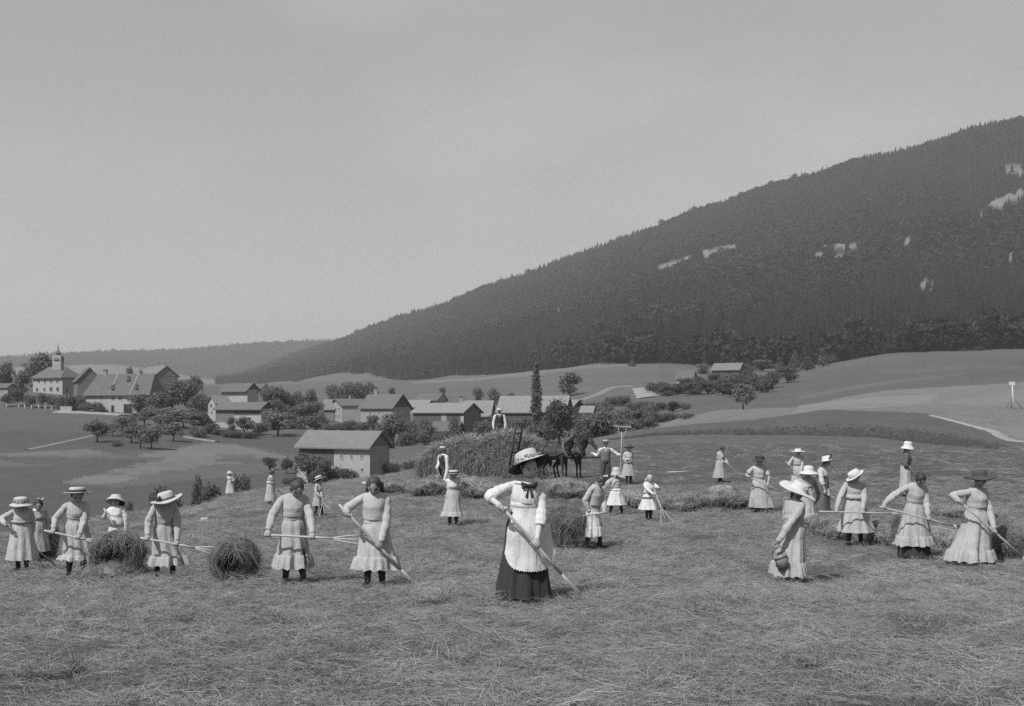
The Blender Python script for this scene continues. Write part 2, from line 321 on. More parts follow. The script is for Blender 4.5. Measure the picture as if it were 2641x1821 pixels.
# ------------------------------------------------------------------ ground sheets
# fields: polygons on the plate with the albedo of what grows there
PATCH = [
 ([(0, 1062), (330, 1070), (560, 1115), (800, 1130), (900, 1150), (760, 1200), (400, 1180), (0, 1160)], .095),
 ([(0, 1115), (235, 1112), (400, 1095), (420, 1150), (250, 1172), (0, 1175)], .080),
 ([(450, 1122), (700, 1120), (790, 1128), (780, 1172), (640, 1150), (540, 1141), (430, 1160)], .082),
 ([(-300, 1172), (0, 1168), (233, 1160), (311, 1174), (58, 1176), (-300, 1180)], .135),
 ([(-300, 1178), (0, 1176), (272, 1182), (428, 1190), (480, 1181), (350, 1196), (260, 1220), (150, 1246), (300, 1256), (500, 1240), (760, 1210), (800, 1240), (500, 1300), (0, 1390), (-300, 1430)], .080),
 ([(-300, 1188), (0, 1187), (70, 1196), (200, 1200), (100, 1204), (-300, 1204)], .105),
 ([(451, 1157), (544, 1141), (607, 1147), (711, 1170), (758, 1184), (622, 1182), (439, 1184), (342, 1174)], .150),
 ([(520, 1172), (620, 1170), (700, 1178), (600, 1180)], .11),
 ([(342, 1199), (478, 1180), (521, 1184), (638, 1196), (521, 1199), (498, 1211), (400, 1214), (345, 1206)], .150),
 ([(264, 1216), (323, 1207), (412, 1211), (404, 1223), (330, 1224)], .145),
 ([(152, 1246), (218, 1229), (295, 1225), (369, 1232), (295, 1247), (194, 1248)], .150),
 ([(1560, 1137), (1700, 1122), (1851, 1120), (2051, 1122), (2248, 1127), (2455, 1151), (2641, 1166), (3000, 1200), (3000, 1170), (2641, 1147), (2481, 1094), (2377, 1065), (2131, 1058), (1951, 1082), (1801, 1093), (1675, 1106)], .094),
 ([(1635, 1112), (1700, 1093), (1776, 1076), (1851, 1058), (2059, 1050), (2170, 1026), (2300, 1005), (2641, 987), (3000, 970), (3000, 1160), (2641, 1138), (2420, 1074), (2377, 1064), (2131, 1057), (1951, 1081), (1801, 1092), (1675, 1106)], .165),
 ([(2131, 1057), (2040, 1068), (2060, 1046), (2200, 1028), (2420, 1016), (2400, 1040), (2250, 1052)], .195),
 ([(2420, 1040), (2641, 1000), (2900, 990), (2900, 1060), (2641, 1050)], .18),
 ([(2040, 979), (2222, 934), (2403, 914), (2641, 912), (3000, 908), (3000, 972), (2641, 985), (2300, 1003), (2170, 1024), (2040, 1046), (1851, 1057), (1776, 1074), (1700, 1000), (1900, 1000)], .098),
 ([(2060, 1018), (2200, 994), (2340, 976), (2480, 962), (2480, 968), (2350, 984), (2200, 1004), (2060, 1030)], .118),
 ([(2240, 955), (2500, 940), (2641, 944), (2641, 948), (2500, 950), (2300, 966)], .112),
 ([(560, 1000), (844, 988), (1061, 984), (1312, 959), (1483, 942), (1700, 932), (1700, 1000), (1500, 1030), (1250, 1040), (900, 1020), (640, 1030)], .112),
 ([(1320, 962), (1483, 944), (1620, 938), (1620, 945), (1483, 952), (1340, 972), (1240, 978)], .15),
 ([(1060, 985), (1240, 974), (1330, 962), (1330, 968), (1240, 980), (1060, 990)], .16),
]
NA, NB = 620, 460
azs = np.concatenate([np.linspace(-180, -28, 40)[:-1], np.linspace(-28, 28, NA-79), np.linspace(28, 180, 40)[1:]])
rs = np.exp(np.linspace(math.log(1.0), math.log(5400), NB))
A_, R_ = np.meshgrid(np.radians(azs), rs, indexing='ij')
X_, Y_ = R_*np.sin(A_), R_*np.cos(A_)
Z_ = zt(X_, Y_)
U_, D_ = ud(X_, Y_); V_ = VH-Z_*F/D_
TONE = np.where(D_ < 75, .15, .105)
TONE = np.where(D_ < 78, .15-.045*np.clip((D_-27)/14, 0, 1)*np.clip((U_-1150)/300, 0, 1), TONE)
jit = (fbm(X_*.12, Y_*.12, 3, 5)-.5)*5*np.clip(80/D_, .15, 1)
for poly, t in PATCH:
    p = np.array(poly); far = inpoly(U_+jit*2, V_+jit*.8, poly) & (D_ > 64) & (np.abs(A_) < R(32))
    TONE = np.where(far, t, TONE)
FOREST = is_forest(U_, D_, V_)
TONE = np.where(FOREST, .035, TONE)
for poly in CLEAR: TONE = np.where(inpoly(U_+jit*6, V_+jit*4, poly) & (D_ > 700), .16, TONE)
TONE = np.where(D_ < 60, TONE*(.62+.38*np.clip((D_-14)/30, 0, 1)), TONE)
TONE = TONE*(1+.22*(fbm(X_*.05, Y_*.05, 4, 31)-.5)*np.where(D_ < 700, 1, 0))
idx = np.arange(len(azs)*NB).reshape(len(azs), NB)
QF = np.stack([idx[:-1, :-1], idx[1:, :-1], idx[1:, 1:], idx[:-1, 1:]], -1)
fr = rs[:-1][None, :].repeat(len(azs)-1, 0); ff = FOREST[:-1, :-1]
VALL = np.stack([X_, Y_, Z_], -1).reshape(-1, 3); TALL = TONE.reshape(-1)
def sheet(name, m, mask):
    f = QF[mask]; uq, inv = np.unique(f.ravel(), return_inverse=True)
    me = mesh(name, VALL[uq], inv.reshape(-1, 4)[:, ::-1].copy(), mats=(m,))
    at = me.attributes.new('tone', 'FLOAT', 'POINT'); at.data.foreach_set('value', TALL[uq].astype(np.float32))
    return obj(name, me, kind='structure')
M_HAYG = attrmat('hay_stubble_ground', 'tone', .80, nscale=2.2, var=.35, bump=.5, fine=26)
M_MEAD = attrmat('meadow_grass', 'tone', 1.0, nscale=.35, var=.16, fine=2.5)
M_MNT = attrmat('forest_floor', 'tone', 1.0, nscale=.03, var=.3)
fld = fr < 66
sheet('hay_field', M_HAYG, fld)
sheet('valley_meadow', M_MEAD, ~fld & ~ff)
sheet('mountain', M_MNT, ~fld & ff)

# roads and paths, laid on the ground
def ribbon(name, pts, w, m, n=40, lift=.05, d0=6.0, **kw):
    W_ = [hit(u, v, d0) if len(q) == 0 else ground(u, q[0]) for u, v, *q in pts]
    t = np.linspace(0, len(W_)-1, n); P3 = [W_[min(int(k), len(W_)-2)].lerp(W_[min(int(k), len(W_)-2)+1], k-min(int(k), len(W_)-2)) for k in t]
    rings = []
    for i, p in enumerate(P3):
        tg = P3[min(i+1, n-1)]-P3[max(i-1, 0)]; tg.z = 0; tg.normalize(); s = Vector((-tg.y, tg.x, 0))
        ww = (w[0]+(w[1]-w[0])*i/(n-1)) if hasattr(w, '__len__') else w
        ww *= .85+.3*random.random()
        row = []
        for k in (-1, -.5, 0, .5, 1):
            q = p+s*k*ww/2; row.append((q.x, q.y, gz(q.x, q.y)+lift+(-.3 if abs(k) == 1 else 0)))
        rings.append(row)
    b = MB().loft(rings, closed=False)
    return b.build(name, m, kind='structure', **kw)
M_ROAD = mat('pale_gravel', .27, var=.2, scale=.6)
M_TRACK = mat('dusty_track', .20, var=.25, scale=.8)
ribbon('farm_road', [(2405, 1073), (2481, 1092), (2560, 1112), (2641, 1140), (2760, 1180)], (1.0, 1.9), M_ROAD, lift=.06, d0=68)
ribbon('meadow_path', [(70, 1160), (140, 1146), (230, 1126), (300, 1108), (350, 1092)], 1.7, M_TRACK, lift=.12, d0=90)
ribbon('hill_road', [(1495, 1034), (1540, 1018), (1565, 1005), (1588, 998), (1630, 996)], 3.2, M_TRACK, lift=.25, d0=180)
ribbon('hill_road', [(1650, 1002), (1662, 1014), (1670, 1026)], 6.5, M_ROAD, lift=.25, d0=180)
ribbon('village_lane', [(150, 1062), (200, 1064), (260, 1067), (330, 1072)], 6, M_ROAD, lift=.3, d0=200)
ribbon('orchard_path', [(405, 1110), (450, 1122), (505, 1132), (560, 1140)], 2.2, M_TRACK, lift=.2, d0=150)

# ------------------------------------------------------------------ air: one box of thin haze
def haze(density):
    m = bpy.data.materials.new('summer_haze'); m.use_nodes = True; nt = m.node_tree; nt.nodes.clear()
    o = node(nt, 'ShaderNodeOutputMaterial'); v = node(nt, 'ShaderNodeVolumePrincipled')
    v.inputs['Color'].default_value = (.97, .97, .97, 1); v.inputs['Density'].default_value = density; v.inputs['Anisotropy'].default_value = 0
    nt.links.new(v.outputs[0], o.inputs['Volume'])
    x0, x1, y0, y1, z0, z1 = -5600, 5600, -5600, 5600, float(Z_.min())-2, float(Z_.max())+40
    b = MB().box(((x0+x1)/2, (y0+y1)/2, (z0+z1)/2), (x1-x0, y1-y0, z1-z0))
    b.build('haze', m, smooth=False, kind='stuff')
HAZE = 1.25e-4

# ------------------------------------------------------------------ scattered stuff (geometry nodes): far woods and lying hay
PROTO = bpy.data.collections.new('prototypes')
def scatter(name, pts, rot, scl, idxs, coll, m=None, **kw):
    me = bpy.data.meshes.new(name); n = len(pts); me.vertices.add(n); me.vertices.foreach_set('co', np.asarray(pts, np.float32).ravel())
    for nm, ty, arr in (('rot', 'FLOAT_VECTOR', rot), ('scl', 'FLOAT_VECTOR', scl), ('pick', 'INT', idxs)):
        a = me.attributes.new(nm, ty, 'POINT')
        a.data.foreach_set('value' if ty == 'INT' else 'vector', np.asarray(arr, np.int32 if ty == 'INT' else np.float32).ravel())
    o = obj(name, me, **kw)
    ng = bpy.data.node_groups.new(name+'_nodes', 'GeometryNodeTree')
    ng.interface.new_socket('Geometry', in_out='INPUT', socket_type='NodeSocketGeometry'); ng.interface.new_socket('Geometry', in_out='OUTPUT', socket_type='NodeSocketGeometry')
    gi, go = ng.nodes.new('NodeGroupInput'), ng.nodes.new('NodeGroupOutput')
    ci = ng.nodes.new('GeometryNodeCollectionInfo'); ci.inputs['Collection'].default_value = coll; ci.inputs['Separate Children'].default_value = True; ci.inputs['Reset Children'].default_value = True
    ip = ng.nodes.new('GeometryNodeInstanceOnPoints'); ip.inputs['Pick Instance'].default_value = True
    def na(nm, ty): q = ng.nodes.new('GeometryNodeInputNamedAttribute'); q.data_type = ty; q.inputs['Name'].default_value = nm; return q.outputs[0]
    er = ng.nodes.new('FunctionNodeEulerToRotation')
    L = ng.links.new
    L(gi.outputs[0], ip.inputs['Points']); L(ci.outputs[0], ip.inputs['Instance']); L(na('pick', 'INT'), ip.inputs['Instance Index'])
    L(na('rot', 'FLOAT_VECTOR'), er.inputs[0]); L(er.outputs[0], ip.inputs['Rotation']); L(na('scl', 'FLOAT_VECTOR'), ip.inputs['Scale']); L(ip.outputs[0], go.inputs[0])
    md = o.modifiers.new('scatter', 'NODES'); md.node_group = ng
    return o
def proto(coll, name, me):
    o = bpy.data.objects.new(name, me); coll.objects.link(o); return o

def conifer_mesh(name, m, seed, tiers=6, sides=9, w=.19):
    r = random.Random(seed); b = MB(); b.prism((0, 0, 0), (0, 0, .3), .02, .016, 5)
    for t in range(tiers):
        z0 = .08+.80*t/tiers; z1 = min(z0+.34, 1.0); rad = w*(1-(t/tiers)**1.15)*(.85+.3*r.random())
        n = sides*2; ring = []
        for k in range(n):
            a = 2*math.pi*k/n+r.random()*.3; q = rad*(1.0 if k % 2 else .55)*(.75+.5*r.random()); ring.append((q*math.cos(a), q*math.sin(a), z0-(.03 if k % 2 else -.03)+.03*r.random()))
        b.add([(0, 0, z1)]+ring, [(0, 1+k, 1+(k+1) % n) for k in range(n)])
    return mesh(name, b.v, b.f, smooth=False, mats=(m,))
def crown_faces(b, r, blobs, n, leaf, zmin=0):
    tot = sum(q[3]**2 for q in blobs); 
    for (cx, cy, cz, rr, sq) in blobs:
        for _ in range(int(n*rr*rr/tot)):
            d = Vector((r.gauss(0, 1), r.gauss(0, 1), r.gauss(0, 1))).normalized(); q = rr*(.55+.47*r.random()**.6)*(1+.18*math.sin(5*d.x+3*d.y*2+cx*9)+.1*math.sin(11*d.z+7*d.x))
            c = Vector((cx+d.x*q, cy+d.y*q, cz+d.z*q*sq))
            nn = (d+Vector((r.gauss(0, .7), r.gauss(0, .7), r.gauss(0, .7)+.3))).normalized(); x = nn.orthogonal().normalized(); x = Matrix.Rotation(r.random()*6.28, 3, nn) @ x; y = nn.cross(x)
            s = leaf*(.6+.8*r.random()); e = s*(.45+.3*r.random())
            b.add([c-x*s, c-y*e*.8+nn*s*.1, c+x*s*.9, c+y*e], [(0, 1, 2, 3)])
def broadleaf_mesh(name, m, seed, n=150, leaf=.11):
    r = random.Random(seed); b = MB(); b.prism((0, 0, 0), (0, 0, .4), .03, .02, 5)
    bl = [(r.uniform(-.14, .14), r.uniform(-.14, .14), .42+.36*r.random(), .17+.1*r.random(), .9) for _ in range(6)]
    crown_faces(b, r, bl, n, leaf); return mesh(name, b.v, b.f, smooth=False, mats=(m,))
M_CON = mat('dark_spruce', .017, rough=.8, var=.35, scale=4, rnd=.38, spec=.1)
M_BRO = mat('forest_leaves', .027, rough=.8, var=.35, scale=4, rnd=.38, spec=.1)
def build_forest():
    cl = bpy.data.collections.new('forest_kinds')
    for k in range(4): proto(cl, 'a_conifer_%d' % k, conifer_mesh('forest_conifer', M_CON, 10+k, w=(.19, .16, .22, .18)[k]))
    for k in range(3): proto(cl, 'b_broadleaf_%d' % k, broadleaf_mesh('forest_broadleaf', M_BRO, 30+k))
    def fill(d0, d1, s0, s1, umin, umax, name, hmul=1.0, rand=rng):
        pts, rot, scl, ix = [], [], [], []
        d = d0
        while d < d1:
            st = s0+(s1-s0)*(d-d0)/(d1-d0); xa, xb = (umin-UC)/F*d, (umax-UC)/F*d
            x = np.arange(xa, xb, st); x = x+rand.uniform(-.5, .5, len(x))*st; y = d+rand.uniform(-.5, .5, len(x))*st
            z = zt(x, y); u = UC+F*x/y; v = VH-z*F/y; k = is_forest(u, y, v-6)
            hp = 15*F/y; lucky = rand.random(len(x)) < .03
            for poly in CLEAR:
                for q in (-6, 0, .25, .5, .8): k &= ~inpoly(u, v-q*hp if q > 0 else v+q, poly) | (y < 700) | (lucky)
            k &= rand.random(len(x)) < .95
            x, y, z, u, v = x[k], y[k], z[k], u[k], v[k]
            con = (fbm(x*.006, y*.006, 3, 77)+rand.uniform(-.12, .12, len(x))) > .46
            h = rand.uniform(9, 19, len(x))*hmul*np.where(con, 1.1, .92)*(1+.25*(rand.random(len(x)) > .93))
            for q in range(len(x)):
                pts.append((x[q], y[q], z[q]-.4)); rot.append((rand.uniform(-.04, .04), rand.uniform(-.04, .04), rand.uniform(0, 6.28)))
                wd = h[q]*rand.uniform(.95, 1.3); scl.append((wd, wd, h[q])); ix.append(int(rand.integers(0, 4)) if con[q] else 4+int(rand.integers(0, 3)))
            d += st*.95
        return scatter(name, pts, rot, scl, ix, cl, kind='stuff'), len(pts)
    print('forest', fill(560, 3230, 5.4, 8.4, 540, 2950, 'mountain_forest')[1], fill(3430, 4250, 12, 13, -250, 1000, 'far_forest', 1.25)[1])
build_forest()
# ------------------------------------------------------------------ village houses and barns
M_PLASTER = mat('whitewash', .33, var=.10, scale=.9)
M_PLASTER2 = mat('old_plaster', .26, var=.14, scale=.8)
M_WOOD = mat('weathered_boards', .085, var=.35, scale=3.0, stretch=(3, 3, .25))
M_WOODL = mat('grey_boards', .15, var=.25, scale=3.0, stretch=(3, 3, .25))
M_TILE = mat('old_tiles', .115, var=.16, scale=1.1, bump=.3)
M_TILE2 = mat('brown_tiles', .125, var=.16, scale=1.1, bump=.3)
M_SLATEL = mat('bleached_shingles', .21, var=.16, scale=1.2, bump=.3)
M_ZINC = mat('pale_roof_sheet', .17, var=.12, scale=.7)
M_GLASS = mat('window_glass', .03, rough=.25, var=.1, spec=.5)
M_FRAME = mat('painted_frame', .42, var=.05)
M_SHUT = mat('dark_shutters', .13, var=.1)
M_SOOT = mat('sooty_brick', .09, var=.2)
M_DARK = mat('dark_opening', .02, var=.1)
def house(label, uA, uB, uC, vE, vR, vB, d, th, side='R', wall=None, roof=None, gable=None, hip=(0, 0), over=.6, windows=(), chimneys=(), clad=(), doors=(), strips=(), dormers=(), name='farmhouse', cat='house', group=None, gwall=None):
    un = uB if side == 'R' else uA; da = hit(un, vB, 110).y
    if .6*d < da < 1.5*d: d = da
    t = R(th); kA, kB, kC = [(q-UC)/F for q in (uA, uB, uC)]
    if side == 'R':
        c = Vector((kB*d, d, 0)); ex = Vector((-math.cos(t), math.sin(t), 0)); ey = Vector((math.sin(t), math.cos(t), 0))
        L = (c.x-kA*d)/(math.cos(t)+kA*math.sin(t)); W = (kC*d-c.x)/(math.sin(t)-kC*math.cos(t))
    else:
        c = Vector((kA*d, d, 0)); ex = Vector((math.cos(t), math.sin(t), 0)); ey = Vector((-math.sin(t), math.cos(t), 0))
        L = (kB*d-c.x)/(math.cos(t)-kB*math.sin(t)); W = (c.x-kC*d)/(math.sin(t)+kC*math.cos(t))
    W = max(min(W, 22), 3)
    m = c+ey*W/2; zR = (VH-vR)/F*m.y; zed = (VH-vE)/F*(d-over*math.cos(t)); zE = zed+over*(zR-zed)/(W/2+over)   # vE is the eaves edge
    cs = [c, c+ex*L, c+ex*L+ey*W, c+ey*W]
    zB = min([(VH-vB)/F*d]+[gz(q.x, q.y) for q in cs])-.3
    root = empty(name, (c.x, c.y, zB), label=label, cat=cat, group=group); o = Vector((c.x, c.y, zB))
    def Q(x, y, z): return ex*x+ey*y+Vector((0, 0, z-zB))
    wall = wall or M_PLASTER; roof = roof or M_TILE
    ha, hb = hip[0]*W/2, hip[1]*W/2                    # ridge shortened at the near end and at the far end
    b = MB(); lo, hi = [Q(x, y, zB) for x, y in ((0, 0), (L, 0), (L, W), (0, W))], [Q(x, y, zE) for x, y in ((0, 0), (L, 0), (L, W), (0, W))]
    fs = [(0, 1, 5, 4), (1, 2, 6, 5), (2, 3, 7, 6), (3, 0, 4, 7)]; vs_ = lo+hi+[Q(0 if ha == 0 else min(ha, 1e9), W/2, zR-.12), Q(L-hb, W/2, zR-.12)]
    if ha == 0: fs.append((4, 7, 8))
    if hb == 0: fs.append((5, 6, 9))
    b.add(vs_, fs).build('wall', wall, root, smooth=False)
    if gwall: MB().add([Q(-.03, .0, zB), Q(-.03, W, zB), Q(-.03, W, zE), Q(-.03, 0, zE)], [(0, 1, 2, 3)]).build('gable_wall', gwall, root, smooth=False)
    # roof: two slabs with overhang
    sl = (zR-zE)/(W/2); th_ = .22
    def slab(y0s, yr):
        ze = zE-over*sl; ye = -over if y0s == 0 else W+over; og = .5
        x0e, x1e = -og, L+og; x0r, x1r = (ha if ha else -og), (L-hb if hb else L+og)
        p = [Q(x0e, ye, ze), Q(x1e, ye, ze), Q(x1r, W/2, zR), Q(x0r, W/2, zR)]
        q = [a+Vector((0, 0, th_)) for a in p]
        return p+q, [(0, 1, 2, 3), (4, 5, 6, 7), (0, 1, 5, 4), (1, 2, 6, 5), (2, 3, 7, 6), (3, 0, 4, 7)]
    rb = MB(); rb.add(*slab(0, 0)); rb.add(*slab(1, 0))
    for hx, e in ((ha, 0), (hb, 1)):
        if hx:
            xe = -.5 if e == 0 else L+.5; xr = hx if e == 0 else L-hx; ze = zE-over*sl
            p = [Q(xe, -over, ze), Q(xe, W+over, ze), Q(xr, W/2, zR)]; q = [a+Vector((0, 0, th_-.003)) for a in p]
            rb.add(p+q, [(0, 1, 2), (3, 4, 5), (0, 1, 4, 3), (1, 2, 5, 4), (2, 0, 3, 5)])
    ro = rb.build('roof', roof, root, smooth=False)
    if gable and not ha:
        g = MB(); p = [Q(-.06, -.02, zE-.1), Q(-.06, W+.02, zE-.1), Q(-.06, W/2, zR-.1)]; q = [a+ex*.05 for a in p]
        g.add(p+q, [(0, 1, 2), (3, 4, 5), (0, 1, 4, 3), (1, 2, 5, 4), (2, 0, 3, 5)]).build('gable_boarding', gable, root, smooth=False)
    def on(face, u, v):
        k = (u-UC)/F; e = ex if face == 'f' else ey
        s = (k*c.y-c.x)/(e.x-k*e.y); dd = c.y+s*e.y; return s, (VH-v)/F*dd, dd
    def opening(nm, face, u0, u1, v0, v1, frame, pane, fw=.12, prot=.08):
        s0, z1, dd = on(face, u0, v0); s1, z0, _ = on(face, u1, v1); s0, s1 = min(s0, s1), max(s0, s1)
        def q(s, z, out): return Q(s, -out, z) if face == 'f' else Q(-out, s, z)
        f = MB()
        if nm == 'window': bars = [(s0, s1, z0, z0+fw), (s0, s1, z1-fw, z1), (s0, s0+fw, z0+fw, z1-fw), (s1-fw, s1, z0+fw, z1-fw), ((s0+s1)/2-.04, (s0+s1)/2+.04, z0+fw, z1-fw)]
        else: bars = [(s0, s1, z1-fw, z1), (s0, s0+fw, z0, z1-fw), (s1-fw, s1, z0, z1-fw)]
        for a0, a1, b0, b1 in bars:
            v = [q(a0, b0, 0), q(a1, b0, 0), q(a1, b1, 0), q(a0, b1, 0), q(a0, b0, prot), q(a1, b0, prot), q(a1, b1, prot), q(a0, b1, prot)]
            f.add(v, [(0, 1, 2, 3), (4, 5, 6, 7), (0, 1, 5, 4), (1, 2, 6, 5), (2, 3, 7, 6), (3, 0, 4, 7)])
        fo = f.build(nm, frame, root, smooth=False)
        MB().add([q(s0+.02, z0, .035), q(s1-.02, z0, .035), q(s1-.02, z1-.02, .035), q(s0+.02, z1-.02, .035)], [(0, 1, 2, 3)]).build('pane' if nm == 'window' else 'leaf', pane, fo, smooth=False)
    for w in windows: opening('window', w[0], w[1]-w[3]/2, w[1]+w[3]/2, w[2]-w[4]/2, w[2]+w[4]/2, M_FRAME, M_GLASS)
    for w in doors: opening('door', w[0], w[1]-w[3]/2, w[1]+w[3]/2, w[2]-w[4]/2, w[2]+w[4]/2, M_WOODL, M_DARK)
    for face, u0, u1, v0, v1, m_ in clad:
        s0, z1, _ = on(face, u0, v0); s1, z0, _ = on(face, u1, v1); s0, s1 = sorted((s0, s1))
        def q(s, z, out): return Q(s, -out, z) if face == 'f' else Q(-out, s, z)
        z1 = min(z1, zE-.02)
        v = [q(s0, z0, .0), q(s1, z0, .0), q(s1, z1, .0), q(s0, z1, .0), q(s0, z0, .025), q(s1, z0, .025), q(s1, z1, .025), q(s0, z1, .025)]
        MB().add(v, [(4, 5, 6, 7), (0, 1, 5, 4), (1, 2, 6, 5), (2, 3, 7, 6), (3, 0, 4, 7)]).build('wall_boarding' if m_ in (M_WOOD, M_WOODL) else 'plaster_panel', m_, root, smooth=False)
    for u, vt, w in chimneys:
        k = (u-UC)/F; s = (k*m.y-m.x)/(ex.x-k*ex.y); p = m+ex*s; zt_ = (VH-vt)/F*p.y; ww = px(w, p.y)
        q = MB(); q.box((p.x-o.x, p.y-o.y, (zR-1+zt_)/2-zB), (ww, ww, zt_-zR+1)); ch = q.build('chimney', M_PLASTER2, ro, smooth=False)
        MB().box((p.x-o.x, p.y-o.y, zt_+.18-zB), (ww*1.15, ww*1.15, .36)).build('chimney_cap', M_SOOT, ro, smooth=False)
    for s0 in strips:                                  # pale parapet running down the front slope
        a, b_ = Q(s0*L, -over-.02, zE-over*sl+th_), Q(s0*L, W/2, zR+th_); w2 = ex*.45; up = Vector((0, 0, .22))
        MB().add([a-w2, a+w2, b_+w2, b_-w2, a-w2+up, a+w2+up, b_+w2+up, b_-w2+up], [(0, 1, 2, 3), (4, 5, 6, 7), (0, 1, 5, 4), (1, 2, 6, 5), (2, 3, 7, 6), (3, 0, 4, 7)]).build('roof_parapet', M_ZINC, ro, smooth=False)
    for u, v in dormers:
        k = (u-UC)/F; fr = .5
        for _ in range(6):
            dd = c.y+ey.y*W/2*fr; s = (k*dd-c.x-ey.x*W/2*fr)/(ex.x); z = zE+(zR-zE)*fr; fr += ((VH-v)/F*dd-z)/(zR-zE)*.8
        q = MB(); cx, cy, cz = s, W/2*fr, zE+(zR-zE)*fr+th_
        q.add([Q(cx-.7, cy-.9, cz-.5), Q(cx+.7, cy-.9, cz-.5), Q(cx, cy-1.0, cz+.75), Q(cx-.7, cy+1.2, cz-.1), Q(cx+.7, cy+1.2, cz-.1), Q(cx, cy+1.2, cz+.8)], [(0, 1, 2), (0, 2, 5, 3), (1, 2, 5, 4)])
        q.build('dormer', M_TILE, ro, smooth=False)
    return root

# the village hall with its turret, far left
hall = house('big hip-roofed hall with a bell turret and rows of windows', 85, 161, 211, 975, 946, 1018, 350, 33, roof=M_TILE2, hip=(.9, .9), over=.9, gwall=M_PLASTER2,
  windows=[('f', 100, 983, 6, 11), ('f', 116, 983, 6, 11), ('f', 132, 983, 6, 11), ('f', 148, 983, 6, 11), ('f', 96, 1005, 7, 11), ('f', 115, 1005, 6, 11), ('f', 132, 1004, 8, 12), ('f', 149, 1004, 8, 12),
           ('g', 172, 985, 5, 11), ('g', 185, 987, 5, 11), ('g', 198, 989, 5, 11), ('g', 172, 1006, 8, 12), ('g', 184, 1007, 4, 10), ('g', 196, 1007, 4, 10)], name='village_hall', cat='hall')
tq = P(150, 950, 356); hb_ = hall.location
tb = MB(); w1 = px(22, 356)
tb.box((tq.x-hb_.x, tq.y-hb_.y, (VH-936)/F*356-hb_.z), (w1, w1, px(38, 356)))
tur = tb.build('turret', M_PLASTER, hall, smooth=False)
rings = []
for rr, v in ((15, 929), (13, 924), (7, 921), (6.2, 921), (6.2, 912), (8, 911), (5, 907), (1.6, 902), (.8, 892), (.25, 884)):
    z = (VH-v)/F*356-hb_.z; r_ = px(rr, 356); rings.append([(tq.x-hb_.x+r_*math.cos(R(22.5+45*k)), tq.y-hb_.y+r_*math.sin(R(22.5+45*k)), z) for k in range(8)])
MB().loft(rings, cap0=True, cap1=True).build('spire', M_TILE2, hall, smooth=False)

house('steep brown-gabled house between the hall and the great farmhouse', 190, 200, 262, 985, 949, 1030, 392, 62, wall=M_WOODL, roof=M_TILE, gable=M_WOODL)
house('great tiled farmhouse with pale parapets and an arched barn door', 221, 388, 425, 1020, 965, 1069, 336, 24, roof=M_TILE, hip=(.35, .55), over=.9, gwall=M_WOODL, wall=M_PLASTER,
  windows=[('f', 262, 1027, 7, 9), ('f', 292, 1028, 9, 10), ('f', 310, 1028, 10, 10), ('f', 331, 1029, 7, 10)], doors=[('f', 291, 1054, 8, 18), ('f', 330, 1055, 22, 26)], chimneys=[(272, 957, 8)], strips=[.28, .60], dormers=[(323, 978), (276, 1000), (349, 1000)])
house('broad pale-roofed house behind the great farmhouse, ridge with two chimneys', 350, 398, 460, 972, 944, 1010, 402, 52, wall=M_WOODL, roof=M_ZINC, gable=M_WOODL, chimneys=[(409, 938, 4), (424, 938, 4)])
house('low house with a tiled roof at the left picture edge', -30, 20, 40, 1001, 990, 1030, 372, 25, wall=M_PLASTER2, roof=M_TILE, windows=[('f', 4, 1010, 5, 7)])
house('pale house under a wide dark gable, uphill of the boarded barn', 572, 638, 667, 1011, 989, 1048, 318, 35, wall=M_PLASTER, roof=M_TILE, gable=M_WOOD, over=1.1, windows=[('f', 575, 1014, 4, 7), ('f', 593, 1014, 4, 7), ('f', 602, 1014, 4, 7)])
house('small white gabled cottage left of the boarded barn', 556, 592, 537, 1043, 1022, 1086, 292, 38, side='L', wall=M_PLASTER, roof=M_ZINC, windows=[('g', 545, 1046, 6, 9), ('g', 546, 1064, 5, 8)])
house('long barn of dark boards with a white lower corner', 557, 673, 701, 1058, 1039, 1112, 250, 27, wall=M_PLASTER, roof=M_TILE2, gable=M_WOOD, over=.8, name='barn', cat='barn',
  clad=[('f', 557, 604, 1056, 1089, M_WOODL), ('f', 604, 672, 1056, 1071, M_WOOD)], windows=[('f', 640, 1081, 16, 12), ('g', 678, 1080, 7, 14), ('g', 693, 1083, 4, 8)], doors=[('f', 655, 1103, 22, 9)])
house('tall white-gabled house with three attic windows', 883, 946, 851, 1048, 1030, 1090, 262, 24, side='L', wall=M_PLASTER, roof=M_TILE2, gwall=M_PLASTER, chimneys=[(902, 1022, 5)], over=.4,
  windows=[('g', 857, 1056, 4, 8), ('g', 867, 1056, 4, 8), ('g', 876, 1055, 4, 8), ('g', 857, 1073, 4, 8), ('g', 867, 1073, 4, 8), ('g', 876, 1073, 4, 8), ('f', 930, 1060, 4, 9)])
house('big farmhouse with a dark boarded gable and a smoking chimney stack', 930, 1014, 1058, 1055, 1018, 1100, 274, 36, wall=M_PLASTER2, roof=M_TILE2, gable=M_WOOD, chimneys=[(969, 1004, 9)], over=.7,
  windows=[('f', 936, 1060, 4, 10), ('f', 955, 1064, 6, 10), ('f', 977, 1064, 6, 10), ('g', 1034, 1064, 4, 6), ('g', 1046, 1066, 4, 6)])['label'] = 'big farmhouse with a dark boarded gable and one broad chimney'
house('low pale-roofed lean-to left of the tall white-gabled house', 833, 862, 872, 1058, 1032, 1085, 280, 20, wall=M_WOODL, roof=M_ZINC, name='shed', cat='shed')
